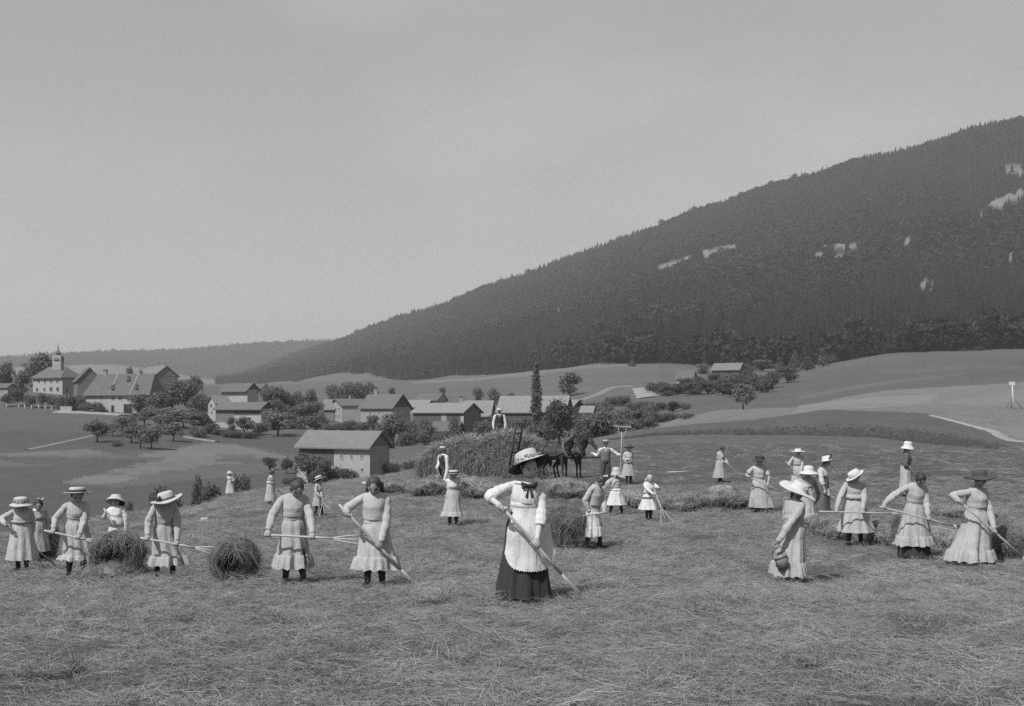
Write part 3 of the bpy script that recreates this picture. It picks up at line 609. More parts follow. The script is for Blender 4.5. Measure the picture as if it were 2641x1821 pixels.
barn = house('pale-roofed barn on its own below the village, white lower storey', 772, 954, 1004, 1160, 1115, 1236, 181, 30, wall=M_PLASTER, roof=M_ZINC, gable=M_WOODL, over=.75, name='barn', cat='barn', gwall=M_PLASTER2,
  clad=[('f', 772, 861, 1158, 1202, M_WOOD)], windows=[('f', 881, 1176, 9, 17), ('f', 907, 1176, 9, 17), ('f', 933, 1176, 9, 17), ('f', 934, 1212, 9, 14), ('f', 893, 1212, 8, 13)])
house('squat white outbuilding behind a forked tree beside the lone barn', 766, 818, 822, 1201, 1196, 1233, 172, 10, wall=M_PLASTER, roof=M_PLASTER2, over=.1, name='outbuilding', cat='shed')
house('long pale-shingled barn with a plain end tower wall', 1066, 1196, 1240, 1066, 1041, 1118, 240, 36, wall=M_WOOD, roof=M_SLATEL, gable=M_WOODL, over=.6, name='barn', cat='barn', gwall=M_WOODL, clad=[('f', 1138, 1152, 1068, 1090, M_PLASTER2), ('f', 1188, 1196, 1073, 1118, M_PLASTER), ('g', 1197, 1222, 1073, 1124, M_PLASTER)])
house('pale roof showing behind the long shingled barn, left of its ridge', 1048, 1100, 1118, 1052, 1033, 1085, 290, 30, wall=M_WOODL, roof=M_SLATEL, gable=M_WOOD)
house('pale-roofed house with a square chimney behind the long shingled barn', 1186, 1263, 1275, 1076, 1035, 1110, 272, 14, wall=M_WOODL, roof=M_SLATEL, chimneys=[(1189, 1026, 9), (1200, 1030, 4)])
house('small far cottage with a pale gable dormer on the meadow slope', 1072, 1128, 1152, 1034, 1016, 1045, 372, 38, wall=M_PLASTER2, roof=M_TILE, gable=M_PLASTER)
house('largest pale roof of the village, standing behind the poplar', 1284, 1455, 1474, 1066, 1023, 1110, 268, 15, wall=M_WOOD, roof=M_SLATEL, gable=M_WOOD, over=.5, name='barn', cat='barn')
house('small dark-gabled barn to the right of the poplar', 1466, 1478, 1503, 1053, 1033, 1100, 285, 50, wall=M_PLASTER2, roof=M_SLATEL, gable=M_WOOD, name='barn', cat='barn')
house('last pale roof at the right end of the village', 1500, 1526, 1532, 1066, 1049, 1095, 300, 15, wall=M_PLASTER2, roof=M_SLATEL)
house('low shed with a dark roof above the hay wagon', 1116, 1180, 1190, 1114, 1089, 1130, 214, 20, wall=M_WOOD, roof=M_TILE, over=.5, name='shed', cat='shed')
house('brown gabled hut behind the man standing on the hay', 1298, 1304, 1330, 1078, 1061, 1115, 232, 60, wall=M_WOODL, roof=M_TILE, gable=M_WOODL, name='hut', cat='shed')
house('long pale-roofed barn on the hillside below the forest', 1836, 1906, 1922, 955, 937, 972, 520, 25, wall=M_WOOD, roof=M_ZINC, gable=M_WOOD, over=.8, name='barn', cat='barn')
house('dark-roofed cottage half hidden in bushes on the hillside', 1744, 1784, 1797, 980, 958, 996, 430, 25, wall=M_PLASTER, roof=M_TILE, over=.4)

# ------------------------------------------------------------------ trees and bushes, each its own thing
M_LEAF = leafmat('leaves', .16, trans=.35); M_LEAFD = leafmat('dark_leaves', .12, trans=.35); M_LEAFL = leafmat('light_leaves', .20, trans=.35)
M_BARK = mat('bark', .06, var=.3, scale=6)
KINDS = {}
def make_kind(k, seed):
    r = random.Random(seed); tb, cb = MB(), MB()
    def limb(a, b, ra, rb): tb.prism(a, b, ra, rb, 6)
    if k == 'poplar':
        limb((0, 0, 0), (0, 0, .9), .018, .004)
        bl = [(r.uniform(-.012, .012), r.uniform(-.012, .012), .2+.078*i, .072*(1-.55*(i/9)**2)*(1 if i else .7), 1.2) for i in range(10)]
        crown_faces(cb, r, bl, 2200, .020)
    elif k == 'conifer':
        limb((0, 0, 0), (0, 0, .95), .02, .004)
        bl = [(0, 0, .18+.088*i, .19*(1-i/9.6), .55) for i in range(9)]; crown_faces(cb, r, bl, 1500, .03)
    elif k == 'bush':
        limb((0, 0, 0), (0, 0, .3), .03, .02)
        bl = [(r.uniform(-.34, .34), r.uniform(-.3, .3), .28+.34*r.random(), .26+.1*r.random(), .85) for _ in range(8)]; crown_faces(cb, r, bl, 1700, .05)
    else:
        h0 = {'orchard': .31, 'round': .12, 'tall': .16, 'open': .32}[k]; n = {'orchard': 12, 'round': 13, 'tall': 15, 'open': 10}[k]
        limb((0, 0, 0), (.02, .01, h0), .028, .020)
        bl = []
        for i in range(n):
            a = 6.28*i/n+r.random(); q = r.uniform(.12, .30) if k != 'tall' else r.uniform(.06, .24)
            z = r.uniform(h0+.08, .86); s = math.sqrt(max(.12, 1-((z-.55)/.42)**2)); e = (q*s*math.cos(a), q*s*math.sin(a), z)
            limb((.02, .01, h0-.02), e, .013, .004); bl.append((e[0], e[1], e[2], (.15+.07*r.random())*(.8 if k == 'open' else 1), .85))
        bl.append((0, 0, .68, .22 if k != 'open' else .14, 1)); crown_faces(cb, r, bl, 2100 if k != 'open' else 1300, .036)
    mw = max(abs(x) for x, _, _ in cb.v); mz = max(z for _, _, z in cb.v)
    return mesh('trunk', tb.v, tb.f, mats=(M_BARK,)), mesh('crown', cb.v, cb.f, smooth=False, mats=(M_LEAF,)), mw*.93, mz
for k in ('orchard', 'round', 'tall', 'open', 'bush', 'poplar', 'conifer'):
    KINDS[k] = [make_kind(k, 100+13*i+len(k)) for i in range(3 if k not in ('poplar',) else 1)]
tcount = 0
def tree(u, vt, w, kind, label, vb=None, d=None, tone=None, group=None):
    global tcount; tcount += 1
    p = ground(u, d) if d else hit(u, vb, 88 if vb < 1240 else 30)
    if d is None: d = p.y
    vbase = VH-p.z*F/d; h = max((vbase-vt)*d/F, .8); ww = px(w, d)*.57
    tm, cm, mw, mz = KINDS[kind][tcount % len(KINDS[kind])]
    nm = {'bush': 'bush', 'poplar': 'poplar_tree', 'conifer': 'conifer_tree'}.get(kind, 'broadleaf_tree')
    root = empty(nm, (p.x, p.y, p.z-.1), random.random()*6.28, label=label, cat='bush' if kind == 'bush' else 'tree', group=group)
    sx = ww/mw; root.scale = (sx, sx, h/mz)
    obj('trunk', tm, root); cr = obj('crown', cm, root)
    if tone:
        cr.material_slots[0].link = 'OBJECT'; cr.material_slots[0].material = tone
    return root
D_, L_ = M_LEAFD, M_LEAFL
ORD = 'first second third fourth fifth sixth seventh eighth ninth tenth eleventh twelfth thirteenth fourteenth fifteenth sixteenth seventeenth eighteenth nineteenth twentieth'.split()
def ranked(rows, text, **kw):                       # a loose row of trees: labels tell their place in it
    for i, q in enumerate(sorted(rows, key=lambda q: q[0])):
        u, vt, vb, w, kind, *rest = q; tree(u, vt, w, kind, text % ORD[i], vb=vb if vb > 700 else None, d=vb if vb < 700 else None, tone=rest[0] if rest else None, **kw)
tree(100, 905, 78, 'tall', 'tall spreading tree rising behind the hall roof', d=405)
tree(14, 928, 56, 'round', 'round tree cut by the left edge behind the low house', d=415)
tree(58, 953, 44, 'tall', 'bushy tree between the low house and the hall', d=368)
for i, (u, vt, vb, w) in enumerate([(15, 1012, 1050, 26), (47, 1003, 1048, 34), (80, 1015, 1053, 30), (109, 1012, 1053, 30), (131, 1017, 1053, 22)]):
    tree(u, vt, w, 'orchard', ORD[i]+' round-headed tree from the left in the row below the hall', vb=vb, group='row of small trees below the hall', tone=D_ if i % 2 else None)
tree(156, 1016, 38, 'bush', 'pale-topped shrub under the right corner of the hall', vb=1055)
tree(191, 1012, 52, 'bush', 'large dark bush between the hall and the great farmhouse', vb=1058, tone=D_)
tree(222, 1034, 36, 'bush', 'shrub under the left eaves of the great farmhouse', vb=1062)
tree(246, 1034, 50, 'bush', 'wide bush against the white wall of the great farmhouse', vb=1063)
tree(335, 943, 22, 'round', 'small tree on the skyline above the farmhouse ridge', d=430)
tree(365, 948, 24, 'round', 'low tree in front of the broad pale roof', d=396)
tree(358, 1012, 56, 'round', 'round tree covering the right end of the farmhouse front', d=326)
tree(405, 1008, 70, 'tall', 'dense tree under the farmhouse gable', d=322)
tree(442, 985, 70, 'tall', 'tall tree beside the farmhouse gable, left of the thicket top', d=338)
tree(482, 975, 86, 'round', 'largest round crown of the thicket right of the farmhouse', d=342)
tree(498, 966, 52, 'tall', 'farthest tree of the thicket, top against the dark mountain foot', d=372)
tree(512, 1008, 60, 'round', 'round tree between the thicket and the white cottage', d=322)
GO = 'fruit trees of the sloping orchard'
ranked([(251, 1078, 1141, 64, 'orchard', L_), (290, 1086, 1126, 42, 'open', L_), (327, 1070, 1121, 62, 'orchard', L_), (363, 1085, 1157, 60, 'open', L_), (390, 1088, 1160, 54, 'orchard', L_), (447, 1085, 1139, 56, 'orchard', L_), (372, 1052, 1100, 66, 'open', L_), (411, 1048, 1100, 74, 'open', L_), (440, 1050, 1104, 66, 'open', L_), (474, 1048, 1106, 80, 'open', L_), (340, 1098, 1142, 50, 'open', L_), (425, 1066, 1120, 60, 'orchard', L_), (500, 1060, 1112, 56, 'open', L_)],
       '%s fruit tree from the left in the orchard below the farmhouse', group=GO)
tree(508, 1096, 48, 'bush', 'rounded bush at the right end of the orchard path', vb=1127)
tree(300, 1136, 34, 'bush', 'low bush in the orchard grass', vb=1151)
tree(523, 1056, 54, 'conifer', 'dark pointed tree left of the boarded barn', vb=1098, tone=D_)
tree(540, 1088, 44, 'bush', 'dark bush at the left foot of the boarded barn', vb=1118, tone=D_)
tree(685, 983, 20, 'round', 'small round tree right of the wide dark gable', d=425)
tree(702, 992, 66, 'round', 'broad tree right of the pale uphill house', d=325)
tree(730, 1004, 52, 'round', 'round tree in the middle of the tree line above the village green', d=330)
tree(764, 1004, 48, 'round', 'loose round tree left of the two pointed ones', d=332)
tree(803, 1001, 38, 'tall', 'narrow tree at the right end of the upper tree line', d=335)
ranked([(858, 990, 400, 48, 'round'), (901, 982, 400, 46, 'round'), (930, 984, 400, 40, 'tall'), (955, 980, 400, 46, 'round'), (878, 994, 396, 40, 'round')], '%s tree from the left in the clump behind the white-gabled house', group='clump of trees on the meadow')
tree(1010, 997, 20, 'round', 'single small tree behind the big farmhouse roof', d=440)
tree(711, 1024, 50, 'round', 'round tree close behind the right gable of the boarded barn', d=288)
tree(716, 1050, 84, 'open', 'loose light tree with a leaning stem right of the boarded barn', vb=1125, tone=L_)
tree(785, 1034, 58, 'orchard', 'fruit tree left of the tall white-gabled house', vb=1092)
tree(815, 1033, 54, 'round', 'round tree touching the lean-to roof', vb=1090)
tree(816, 1064, 68, 'bush', 'large garden bush below the lean-to', vb=1114)
tree(770, 1072, 46, 'bush', 'light bush in the garden left of the large one', vb=1106, tone=L_)
tree(598, 1074, 28, 'round', 'dark little tree against the barn boards', vb=1111, tone=D_)
tree(630, 1070, 52, 'open', 'thin tree in front of the white barn corner', vb=1126)
GB = 'low shrubs along the foot of the boarded barn'
ranked([(566, 1104, 1122, 44, 'bush', D_), (607, 1109, 1129, 42, 'bush', D_), (642, 1112, 1131, 44, 'bush', D_), (585, 1108, 1127, 36, 'bush', D_)], '%s low shrub from the left along the foot of the boarded barn', group=GB)
tree(887, 1087, 54, 'bush', 'shrub under the white-gabled house', vb=1113)
tree(936, 1086, 50, 'bush', 'shrub in front of the big farmhouse wall', vb=1113)
tree(962, 1068, 38, 'round', 'young tree at the big farmhouse front', vb=1112)
tree(1014, 1060, 80, 'orchard', 'fruit tree covering the corner of the big farmhouse', vb=1150)
tree(985, 1090, 50, 'round', 'low tree left of the fruit tree at the farmhouse corner', vb=1140)
tree(694, 1176, 40, 'round', 'clipped dark ball-headed tree left of the lone barn', vb=1212, tone=D_)
tree(740, 1177, 34, 'orchard', 'dark tree nearer to the lone barn than the clipped one', vb=1222, tone=D_)
tree(795, 1162, 84, 'open', 'forked tree before the squat white outbuilding', d=158, tone=D_)
tree(833, 1182, 50, 'round', 'dark tree under the boarded end of the lone barn', d=164, tone=D_)
tree(858, 1196, 52, 'bush', 'bush at the left end of the white barn wall', d=166)
tree(896, 1204, 50, 'bush', 'bush under the middle windows of the lone barn', d=168)
tree(954, 1208, 40, 'bush', 'small bush at the right corner of the lone barn', d=170)
tree(1013, 1188, 52, 'bush', 'dense bush right of the lone barn gable', vb=1222, tone=D_)
tree(1068, 1182, 58, 'bush', 'wide bush between the lone barn and the hay wagon', vb=1216, tone=D_)
tree(760, 1226, 62, 'bush', 'low spreading bush on the field edge below the outbuilding', vb=1254, tone=D_)
tree(820, 1226, 50, 'bush', 'low bush on the field edge right of the spreading one', vb=1250, tone=D_)
tree(511, 1214, 44, 'round', 'dark ball-shaped tree left of the girl in the white hat', d=78, tone=D_)
tree(547, 1235, 62, 'bush', 'dark bush below the ball-shaped tree', d=64, tone=D_)
tree(619, 1211, 56, 'bush', 'dark bush right behind the girl in the white hat', d=66, tone=D_)
tree(425, 1242, 78, 'bush', 'dark bush behind the big hat of the bending girl', d=55, tone=D_)
tree(332, 1281, 32, 'bush', 'dark shrub behind the girl with the wide straw hat', d=44, tone=D_)
tree(1233, 998, 34, 'round', 'left one of two trees behind the pale chimneyed roof', d=385)
tree(1275, 997, 40, 'round', 'right one of two trees behind the pale chimneyed roof', d=385)
tree(1316, 1011, 24, 'round', 'low tree over the ridge of the largest pale roof', d=400)
tree(1140, 997, 22, 'round', 'lone little tree on the meadow above the far cottage', d=455)
tree(1383, 930, 32, 'poplar', 'tall slim poplar before the largest pale roof', d=236, tone=D_)
tree(1470, 958, 64, 'tall', 'tall round tree standing alone on the meadow behind the village', vb=1022)
tree(1440, 1026, 84, 'tall', 'dark dense tree right of the poplar', vb=1146, tone=D_)
tree(1400, 1085, 60, 'bush', 'dark undergrowth at the foot of the poplar', vb=1146, tone=D_)
tree(1536, 1048, 74, 'orchard', 'fruit tree behind the horses, left of its twin', d=135)
tree(1566, 1064, 54, 'orchard', 'fruit tree behind the rake head, right of its twin', d=135)
tree(1500, 1062, 50, 'round', 'pale-topped tree between the dark dense tree and the fruit trees', d=180)
GH = 'garden bushes behind the hay wagon'
ranked([(1075, 1098, 1142, 54, 'bush'), (1108, 1090, 1138, 54, 'bush'), (1142, 1108, 1140, 50, 'bush'), (1050, 1110, 1150, 50, 'bush'), (1095, 1106, 1148, 44, 'round')], '%s garden bush from the left behind the hay load', group=GH)
tree(1173, 1071, 38, 'round', 'little tree in front of the long barn wall', d=232)
tree(1246, 1078, 64, 'bush', 'bush right of the tower wall of the long barn', vb=1130)
tree(1350, 1068, 66, 'round', 'tree behind the ladder of the hay wagon', vb=1112)
tree(1273, 1044, 28, 'conifer', 'spiky conifer left of the man on the hay', vb=1100)
tree(1631, 926, 19, 'conifer', 'single pointed conifer on the open slope below the forest', d=640)
tree(1917, 984, 66, 'orchard', 'single leafy tree standing on the pale field crest', d=172, tone=L_)
GTHK = 'bushes of the long dark hillside thicket'
ranked([(u, vt, vb, w, 'bush' if u % 2 else 'round', D_) for u, vt, vb, w in ((1683, 984, 1013, 42), (1713, 981, 1012, 44), (1750, 986, 1017, 60), (1788, 983, 1018, 62), (1826, 977, 1017, 62), (1864, 973, 1019, 62), (1901, 958, 1008, 70), (1951, 963, 1008, 70), (1990, 953, 1000, 62), (2030, 943, 988, 62), (1840, 960, 1000, 50), (1930, 950, 990, 50), (1720, 990, 1022, 44), (1768, 972, 1006, 46), (1806, 968, 1004, 44), (1882, 984, 1024, 50), (1975, 972, 1012, 46))], '%s bush from the left in the thicket running up the hillside', group=GTHK)
GS = 'shrubs in the hollow behind the pale field'
ranked([(u, vt, vb, w, 'bush' if u % 3 else 'round') for u, vt, vb, w in ((1525, 1034, 1062, 44), (1585, 1020, 1048, 46), (1610, 1017, 1047, 42), (1655, 1031, 1053, 60), (1703, 1034, 1059, 42), (1766, 1035, 1056, 32), (1563, 1044, 1084, 62), (1613, 1049, 1090, 62), (1650, 1054, 1094, 72), (1690, 1057, 1092, 62), (1727, 1061, 1085, 52), (1768, 1062, 1081, 42), (1602, 1078, 1114, 62), (1637, 1078, 1110, 52), (1545, 1058, 1096, 50), (1586, 1060, 1100, 60), (1672, 1072, 1106, 56), (1632, 1036, 1068, 50), (1678, 1040, 1070, 46), (1558, 1030, 1062, 44))], '%s shrub from the left in the bushy hollow behind the pale field', group=GS)
tree(1736, 1032, 38, 'round', 'dark round bush standing clear at the edge of the hollow', vb=1064, tone=D_)
tree(1812, 936, 42, 'round', 'tree at the left gable of the hillside barn', d=512)
tree(1928, 938, 42, 'round', 'tree at the right gable of the hillside barn', d=512)
tree(1966, 926, 58, 'round', 'broad tree right of the hillside barn, at the forest foot', d=530)
GC = 'conifers in front of the forest edge'
ranked([(2050, 903, 560, 32, 'conifer', D_), (2081, 918, 520, 40, 'conifer', D_), (2123, 898, 560, 34, 'conifer', D_), (2010, 920, 560, 30, 'conifer', D_), (2150, 905, 600, 32, 'conifer', D_)], '%s conifer from the left standing forward of the forest edge', group=GC)
ranked([(1283, 1066, 1128, 60, 'round', D_), (1312, 1078, 1132, 54, 'bush', D_), (1345, 1076, 1136, 60, 'round', D_), (1372, 1090, 1144, 50, 'bush', D_), (1330, 1094, 1150, 56, 'bush', D_)], '%s dark tree from the left between the hay load and the largest pale roof', group='dark trees behind the hay load')
ranked([(1062, 1082, 1124, 46, 'round'), (1090, 1078, 1118, 36, 'bush'), (1128, 1076, 1116, 36, 'bush'), (1160, 1078, 1120, 40, 'round')], '%s bush from the left against the long barn wall', group='bushes against the long barn')
ranked([(700, 1064, 1108, 46, 'round'), (742, 1040, 1090, 56, 'tall'), (752, 1060, 1104, 50, 'bush'), (672, 1086, 1122, 40, 'bush')], '%s tree from the left between the boarded barn and the white-gabled house', group='trees between the barn and the white-gabled house')
ranked([(905, 1080, 1118, 40, 'bush'), (850, 1088, 1118, 40, 'bush'), (1000, 1100, 1146, 44, 'bush'), (1040, 1086, 1136, 40, 'round')], '%s shrub from the left in the gardens below the big farmhouse', group='garden shrubs below the big farmhouse')
tree(2486, 898, 22, 'bush', 'small bush at the top of the right-hand field', d=600, tone=D_)
tree(2523, 893, 32, 'bush', 'wider bush right of the small one at the field top', d=600, tone=D_)
tree(2580, 886, 36, 'round', 'dark tree above the right-hand field, nearest the picture edge', d=610, tone=D_)

# fence posts and wall below the hall, telegraph pole, survey signal
M_PALE = mat('limewashed_wood', .5, var=.1)
for i_, (u, v) in enumerate(((17, 1053), (48, 1054), (64, 1056), (81, 1057), (100, 1057), (117, 1059), (133, 1060))):
    p = hit(u, v, 200); b = MB(); b.prism((0, 0, -.3), (0, 0, 1.3), .13, .11, 6); b.prism((0, 0, 1.3), (0, 0, 1.42), .11, .03, 6)
    b.build('fence_post', M_PALE, loc=p, label=ORD[i_]+' white fence post from the left in the row below the hall', cat='post', group='white posts below the hall')
p, q = hit(157, 1063, 200), hit(184, 1064, 200)
b = MB(); w_ = q-p; b.box((w_.x/2, w_.y/2, .6), (w_.length, .4, 2.0)); b.box((w_.x/2, w_.y/2, 1.66), (w_.length+.2, .55, .12)); b.build('garden_wall', M_PLASTER, smooth=False, loc=p, label='short white garden wall beside the farm lane', cat='wall')
p = ground(2455, 640); root = empty('telegraph_pole', p, label='thin pole at the forest edge above the right-hand field', cat='pole')
MB().prism((0, 0, -.3), (0, 0, 9), .22, .14, 6).build('post', M_PALE, root); MB().box((0, 0, 8.3), (1.4, .15, .15)).build('crossarm', M_WOODL, root)
p = hit(2614, 1056, 90); s_ = p.y/F
root = empty('survey_signal', p, label='white survey target on a braced pole in the pale field', cat='signal')
MB().box((-4*s_, 0, 67*s_), (15*s_, .05, 9*s_)).build('board', M_PALE, root, smooth=False)
MB().prism((0, 0, -.2), (-3*s_, .03, 64*s_), .07, .06, 8).build('pole', M_PALE, root)
for x, y, z in ((-24, 0, 33), (26, 0, 33), (4, 24, 33)):
    MB().prism((x*s_, y*s_, gz(p.x+x*s_, p.y+y*s_)-p.z-.1), (-1.5*s_, 0, z*s_), .035, .03, 6).build('brace', M_WOODL, root)
# ------------------------------------------------------------------ people: one continuous body each, clothes and hair as its parts
def creased(m, amt=.75):                             # loose cotton: soft creases, longer downwards than across
    nt = m.node_tree; b = nt.nodes['Principled BSDF']; t = node(nt, 'ShaderNodeTexCoord'); prev = None
    for sc, st, dist in ((9, (1, 1, .38), .030), (26, (1, 1, .7), .009)):
        mp_ = node(nt, 'ShaderNodeMapping'); mp_.inputs['Scale'].default_value = st; n = node(nt, 'ShaderNodeTexNoise'); n.inputs['Scale'].default_value = sc; n.inputs['Detail'].default_value = 3; n.inputs['Distortion'].default_value = .6
        nt.links.new(t.outputs['Object'], mp_.inputs[0]); nt.links.new(mp_.outputs[0], n.inputs[0])
        bp = node(nt, 'ShaderNodeBump'); bp.inputs['Strength'].default_value = amt; bp.inputs['Distance'].default_value = dist; nt.links.new(n.outputs[0], bp.inputs['Height'])
        if prev: nt.links.new(prev.outputs[0], bp.inputs['Normal'])
        prev = bp
    nt.links.new(prev.outputs[0], b.inputs['Normal']); return m
def cloth(name, v): return creased(mat(name, v, rough=.92, var=.13, scale=7, spec=.12))
M_SKIN = attrmat('sun_tanned_skin', 'tint', .33, rough=.6, nscale=9, var=.06, spec=.3)
M_SKINP = attrmat('fair_skin', 'tint', .50, rough=.6, nscale=9, var=.06, spec=.3)
M_WHITE = cloth('white_linen', .58); M_CREAM = cloth('cream_cotton', .41); M_GREYC = cloth('pale_grey_cotton', .34)
M_BLACK = cloth('black_wool', .046); M_STOCK = mat('dark_stockings', .045, var=.2); M_SHOE = mat('black_leather', .03, rough=.5)
M_MIDG = cloth('grey_wool', .12); M_TROU = cloth('dark_trousers', .07); M_WAIST = cloth('dark_waistcoat', .045); M_LWAIST = cloth('light_waistcoat', .17)
M_GIN = creased(gingham('gingham_check', .44, .315, .027)); M_GIN2 = creased(gingham('fine_check', .43, .33, .024)); M_STR = creased(gingham('striped_cotton', .44, .33, .030, True))
M_HAIRD = mat('dark_hair', .042, rough=.5, var=.35, scale=14, stretch=(3, 3, .6)); M_HAIRB = mat('brown_hair', .058, rough=.5, var=.3, scale=14, stretch=(3, 3, .6)); M_HAIRL = mat('fair_hair', .36, rough=.5, var=.25, scale=14, stretch=(3, 3, .6))
M_STRAW = mat('straw_plait', .46, var=.1, scale=22); M_STRAWD = mat('dark_straw', .075, var=.25, scale=22); M_STRAWU = mat('dark_lining', .04, var=.2); M_RIB = mat('dark_ribbon', .04, var=.2); M_FLOW = mat('silk_flowers', .26, var=.6, scale=28)
M_WOODH = mat('smooth_ash_wood', .42, var=.15, scale=6, rough=.6)
def RXm(a): return Matrix.Rotation(R(a), 3, 'X')
def RYm(a): return Matrix.Rotation(R(a), 3, 'Y')
def RZm(a): return Matrix.Rotation(R(a), 3, 'Z')
BODIES = []
def head_point(dx, dy, dz, hh):                     # unit direction -> surface of a head, centre at the origin, face towards -y
    x, y, z = dx*.36*hh, dy*.44*hh, dz*.50*hh
    if dz < 0: k = (-dz)**1.6; x *= 1-.32*k; y *= 1-.12*k; y -= .05*hh*k
    if dy < 0:
        fx, fz = x/hh, z/hh
        g = lambda a, b, s, t=None: math.exp(-((fx-a)/s)**2-((fz-b)/(t or s))**2)
        y += hh*(.02*(-dy)**3)
        y -= hh*(.085*g(0, -.07, .055, .07)+.045*g(0, .02, .04, .09)+.02*g(0, -.235, .10, .03)+.03*g(0, -.38, .09, .06)+.02*g(0, .12, .2, .045))
        y += hh*(.045*(g(.155, .03, .075, .05)+g(-.155, .03, .075, .05))+.012*g(0, -.19, .12, .03))
        y -= hh*.018*(g(.2, -.12, .08)+g(-.2, -.12, .08))
    return Vector((x, y, z))
from mathutils import noise as mnoise
def crump(b, amp, sc=10, zs=.8):                    # pushes cloth into uneven folds
    o = rng.uniform(0, 50, 3); out = []
    for x, y, z in b.v:
        n = mnoise.noise_vector(Vector((x*sc+o[0], y*sc+o[1], z*sc*zs+o[2]))); m = mnoise.noise_vector(Vector((x*sc*2.3+o[1], y*sc*2.3, z*sc*2.3*zs+o[0])))
        out.append((x+(n.x+.4*m.x)*amp, y+(n.y+.4*m.y)*amp, z+(n.z*.5+.2*m.z)*amp))
    b.v = out; return b
def ik(s, h, l1, l2, hint):
    v = h-s; D = v.length; k = 1.0
    if D > (l1+l2)*.985: k = D/((l1+l2)*.985)
    a, b = l1*k, l2*k; n = v.normalized(); x = (a*a-b*b+D*D)/(2*D); y = math.sqrt(max(a*a-x*x, 0))
    hp = hint-n*hint.dot(n); hp = hp.normalized() if hp.length > 1e-4 else n.orthogonal()
    return s+n*x+hp*y, k
def ring(cx, cy, z, rx, ry, n, fn=None):
    out = []
    for j in range(n):
        a = 2*math.pi*j/n+math.pi/2              # seam at the back
        q = fn(a) if fn else 1.0
        out.append(Vector((cx+rx*q*math.cos(a), cy+ry*q*math.sin(a), z)))
    return out
def hand_shapes(b, wrist, h, axis, k, closed=True, fwd=None):
    a = axis.normalized(); n = (wrist-h); n = (n-a*n.dot(a))
    n = n.normalized() if n.length > 1e-4 else a.orthogonal()
    t = a.cross(n)
    if t.y > 0: t = -t; 
    if closed:
        for i, off in enumerate((-.030, -.010, .010, .029)):
            o = h+a*off*k*1.05; L = (1.0, 1.1, 1.06, .9)[i]
            p = [o+(n*math.cos(R(q))+t*math.sin(R(q)))*r_*k for q, r_ in ((15, .042), (75, .036*L), (140, .033*L), (205, .030))]
            b.capsule(wrist+a*off*.55*k, p[0], .014*k, .0125*k, 8)
            for q in range(3): b.capsule(p[q], p[q+1], (.0105-.001*q)*k, (.0095-.001*q)*k, 7)
        o = h+a*.044*k; p = [wrist.lerp(h, .35)+a*.024*k, o+(n*math.cos(R(-50))+t*math.sin(R(-50)))*.038*k, o+(n*math.cos(R(-120))+t*math.sin(R(-120)))*.034*k]
        b.capsule(p[0], p[1], .0135*k, .0115*k, 8); b.capsule(p[1], p[2], .0115*k, .009*k, 8)
    else:
        d = (h-wrist).normalized(); s = axis.normalized()
        for i, off in enumerate((-.028, -.009, .010, .028)):
            k0 = h+s*off*k; L = (.066, .078, .072, .056)[i]*k; b.capsule(wrist+s*off*.55*k, k0, .014*k, .012*k, 8)
            c1 = k0+d*L*.45+t*.004*k; c2 = k0+d*L*.8+t*.022*k; b.capsule(k0, c1, .0105*k, .0095*k, 7); b.capsule(c1, c2, .0095*k, .008*k, 7)
        p0 = wrist.lerp(h, .4)+s*.025*k; p1 = p0+d*.03*k+s*.025*k; p2 = p1+d*.035*k+t*.012*k
        b.capsule(p0, p1, .0135*k, .011*k, 8); b.capsule(p1, p2, .011*k, .009*k, 8)
def W3(q, d0):                                      # plate point with a depth step from d0, or on the ground
    return hit(q[0], q[1], 8)+Vector((0, 0, .03)) if q[2] == 'g' else P(q[0], q[1], d0+q[2])
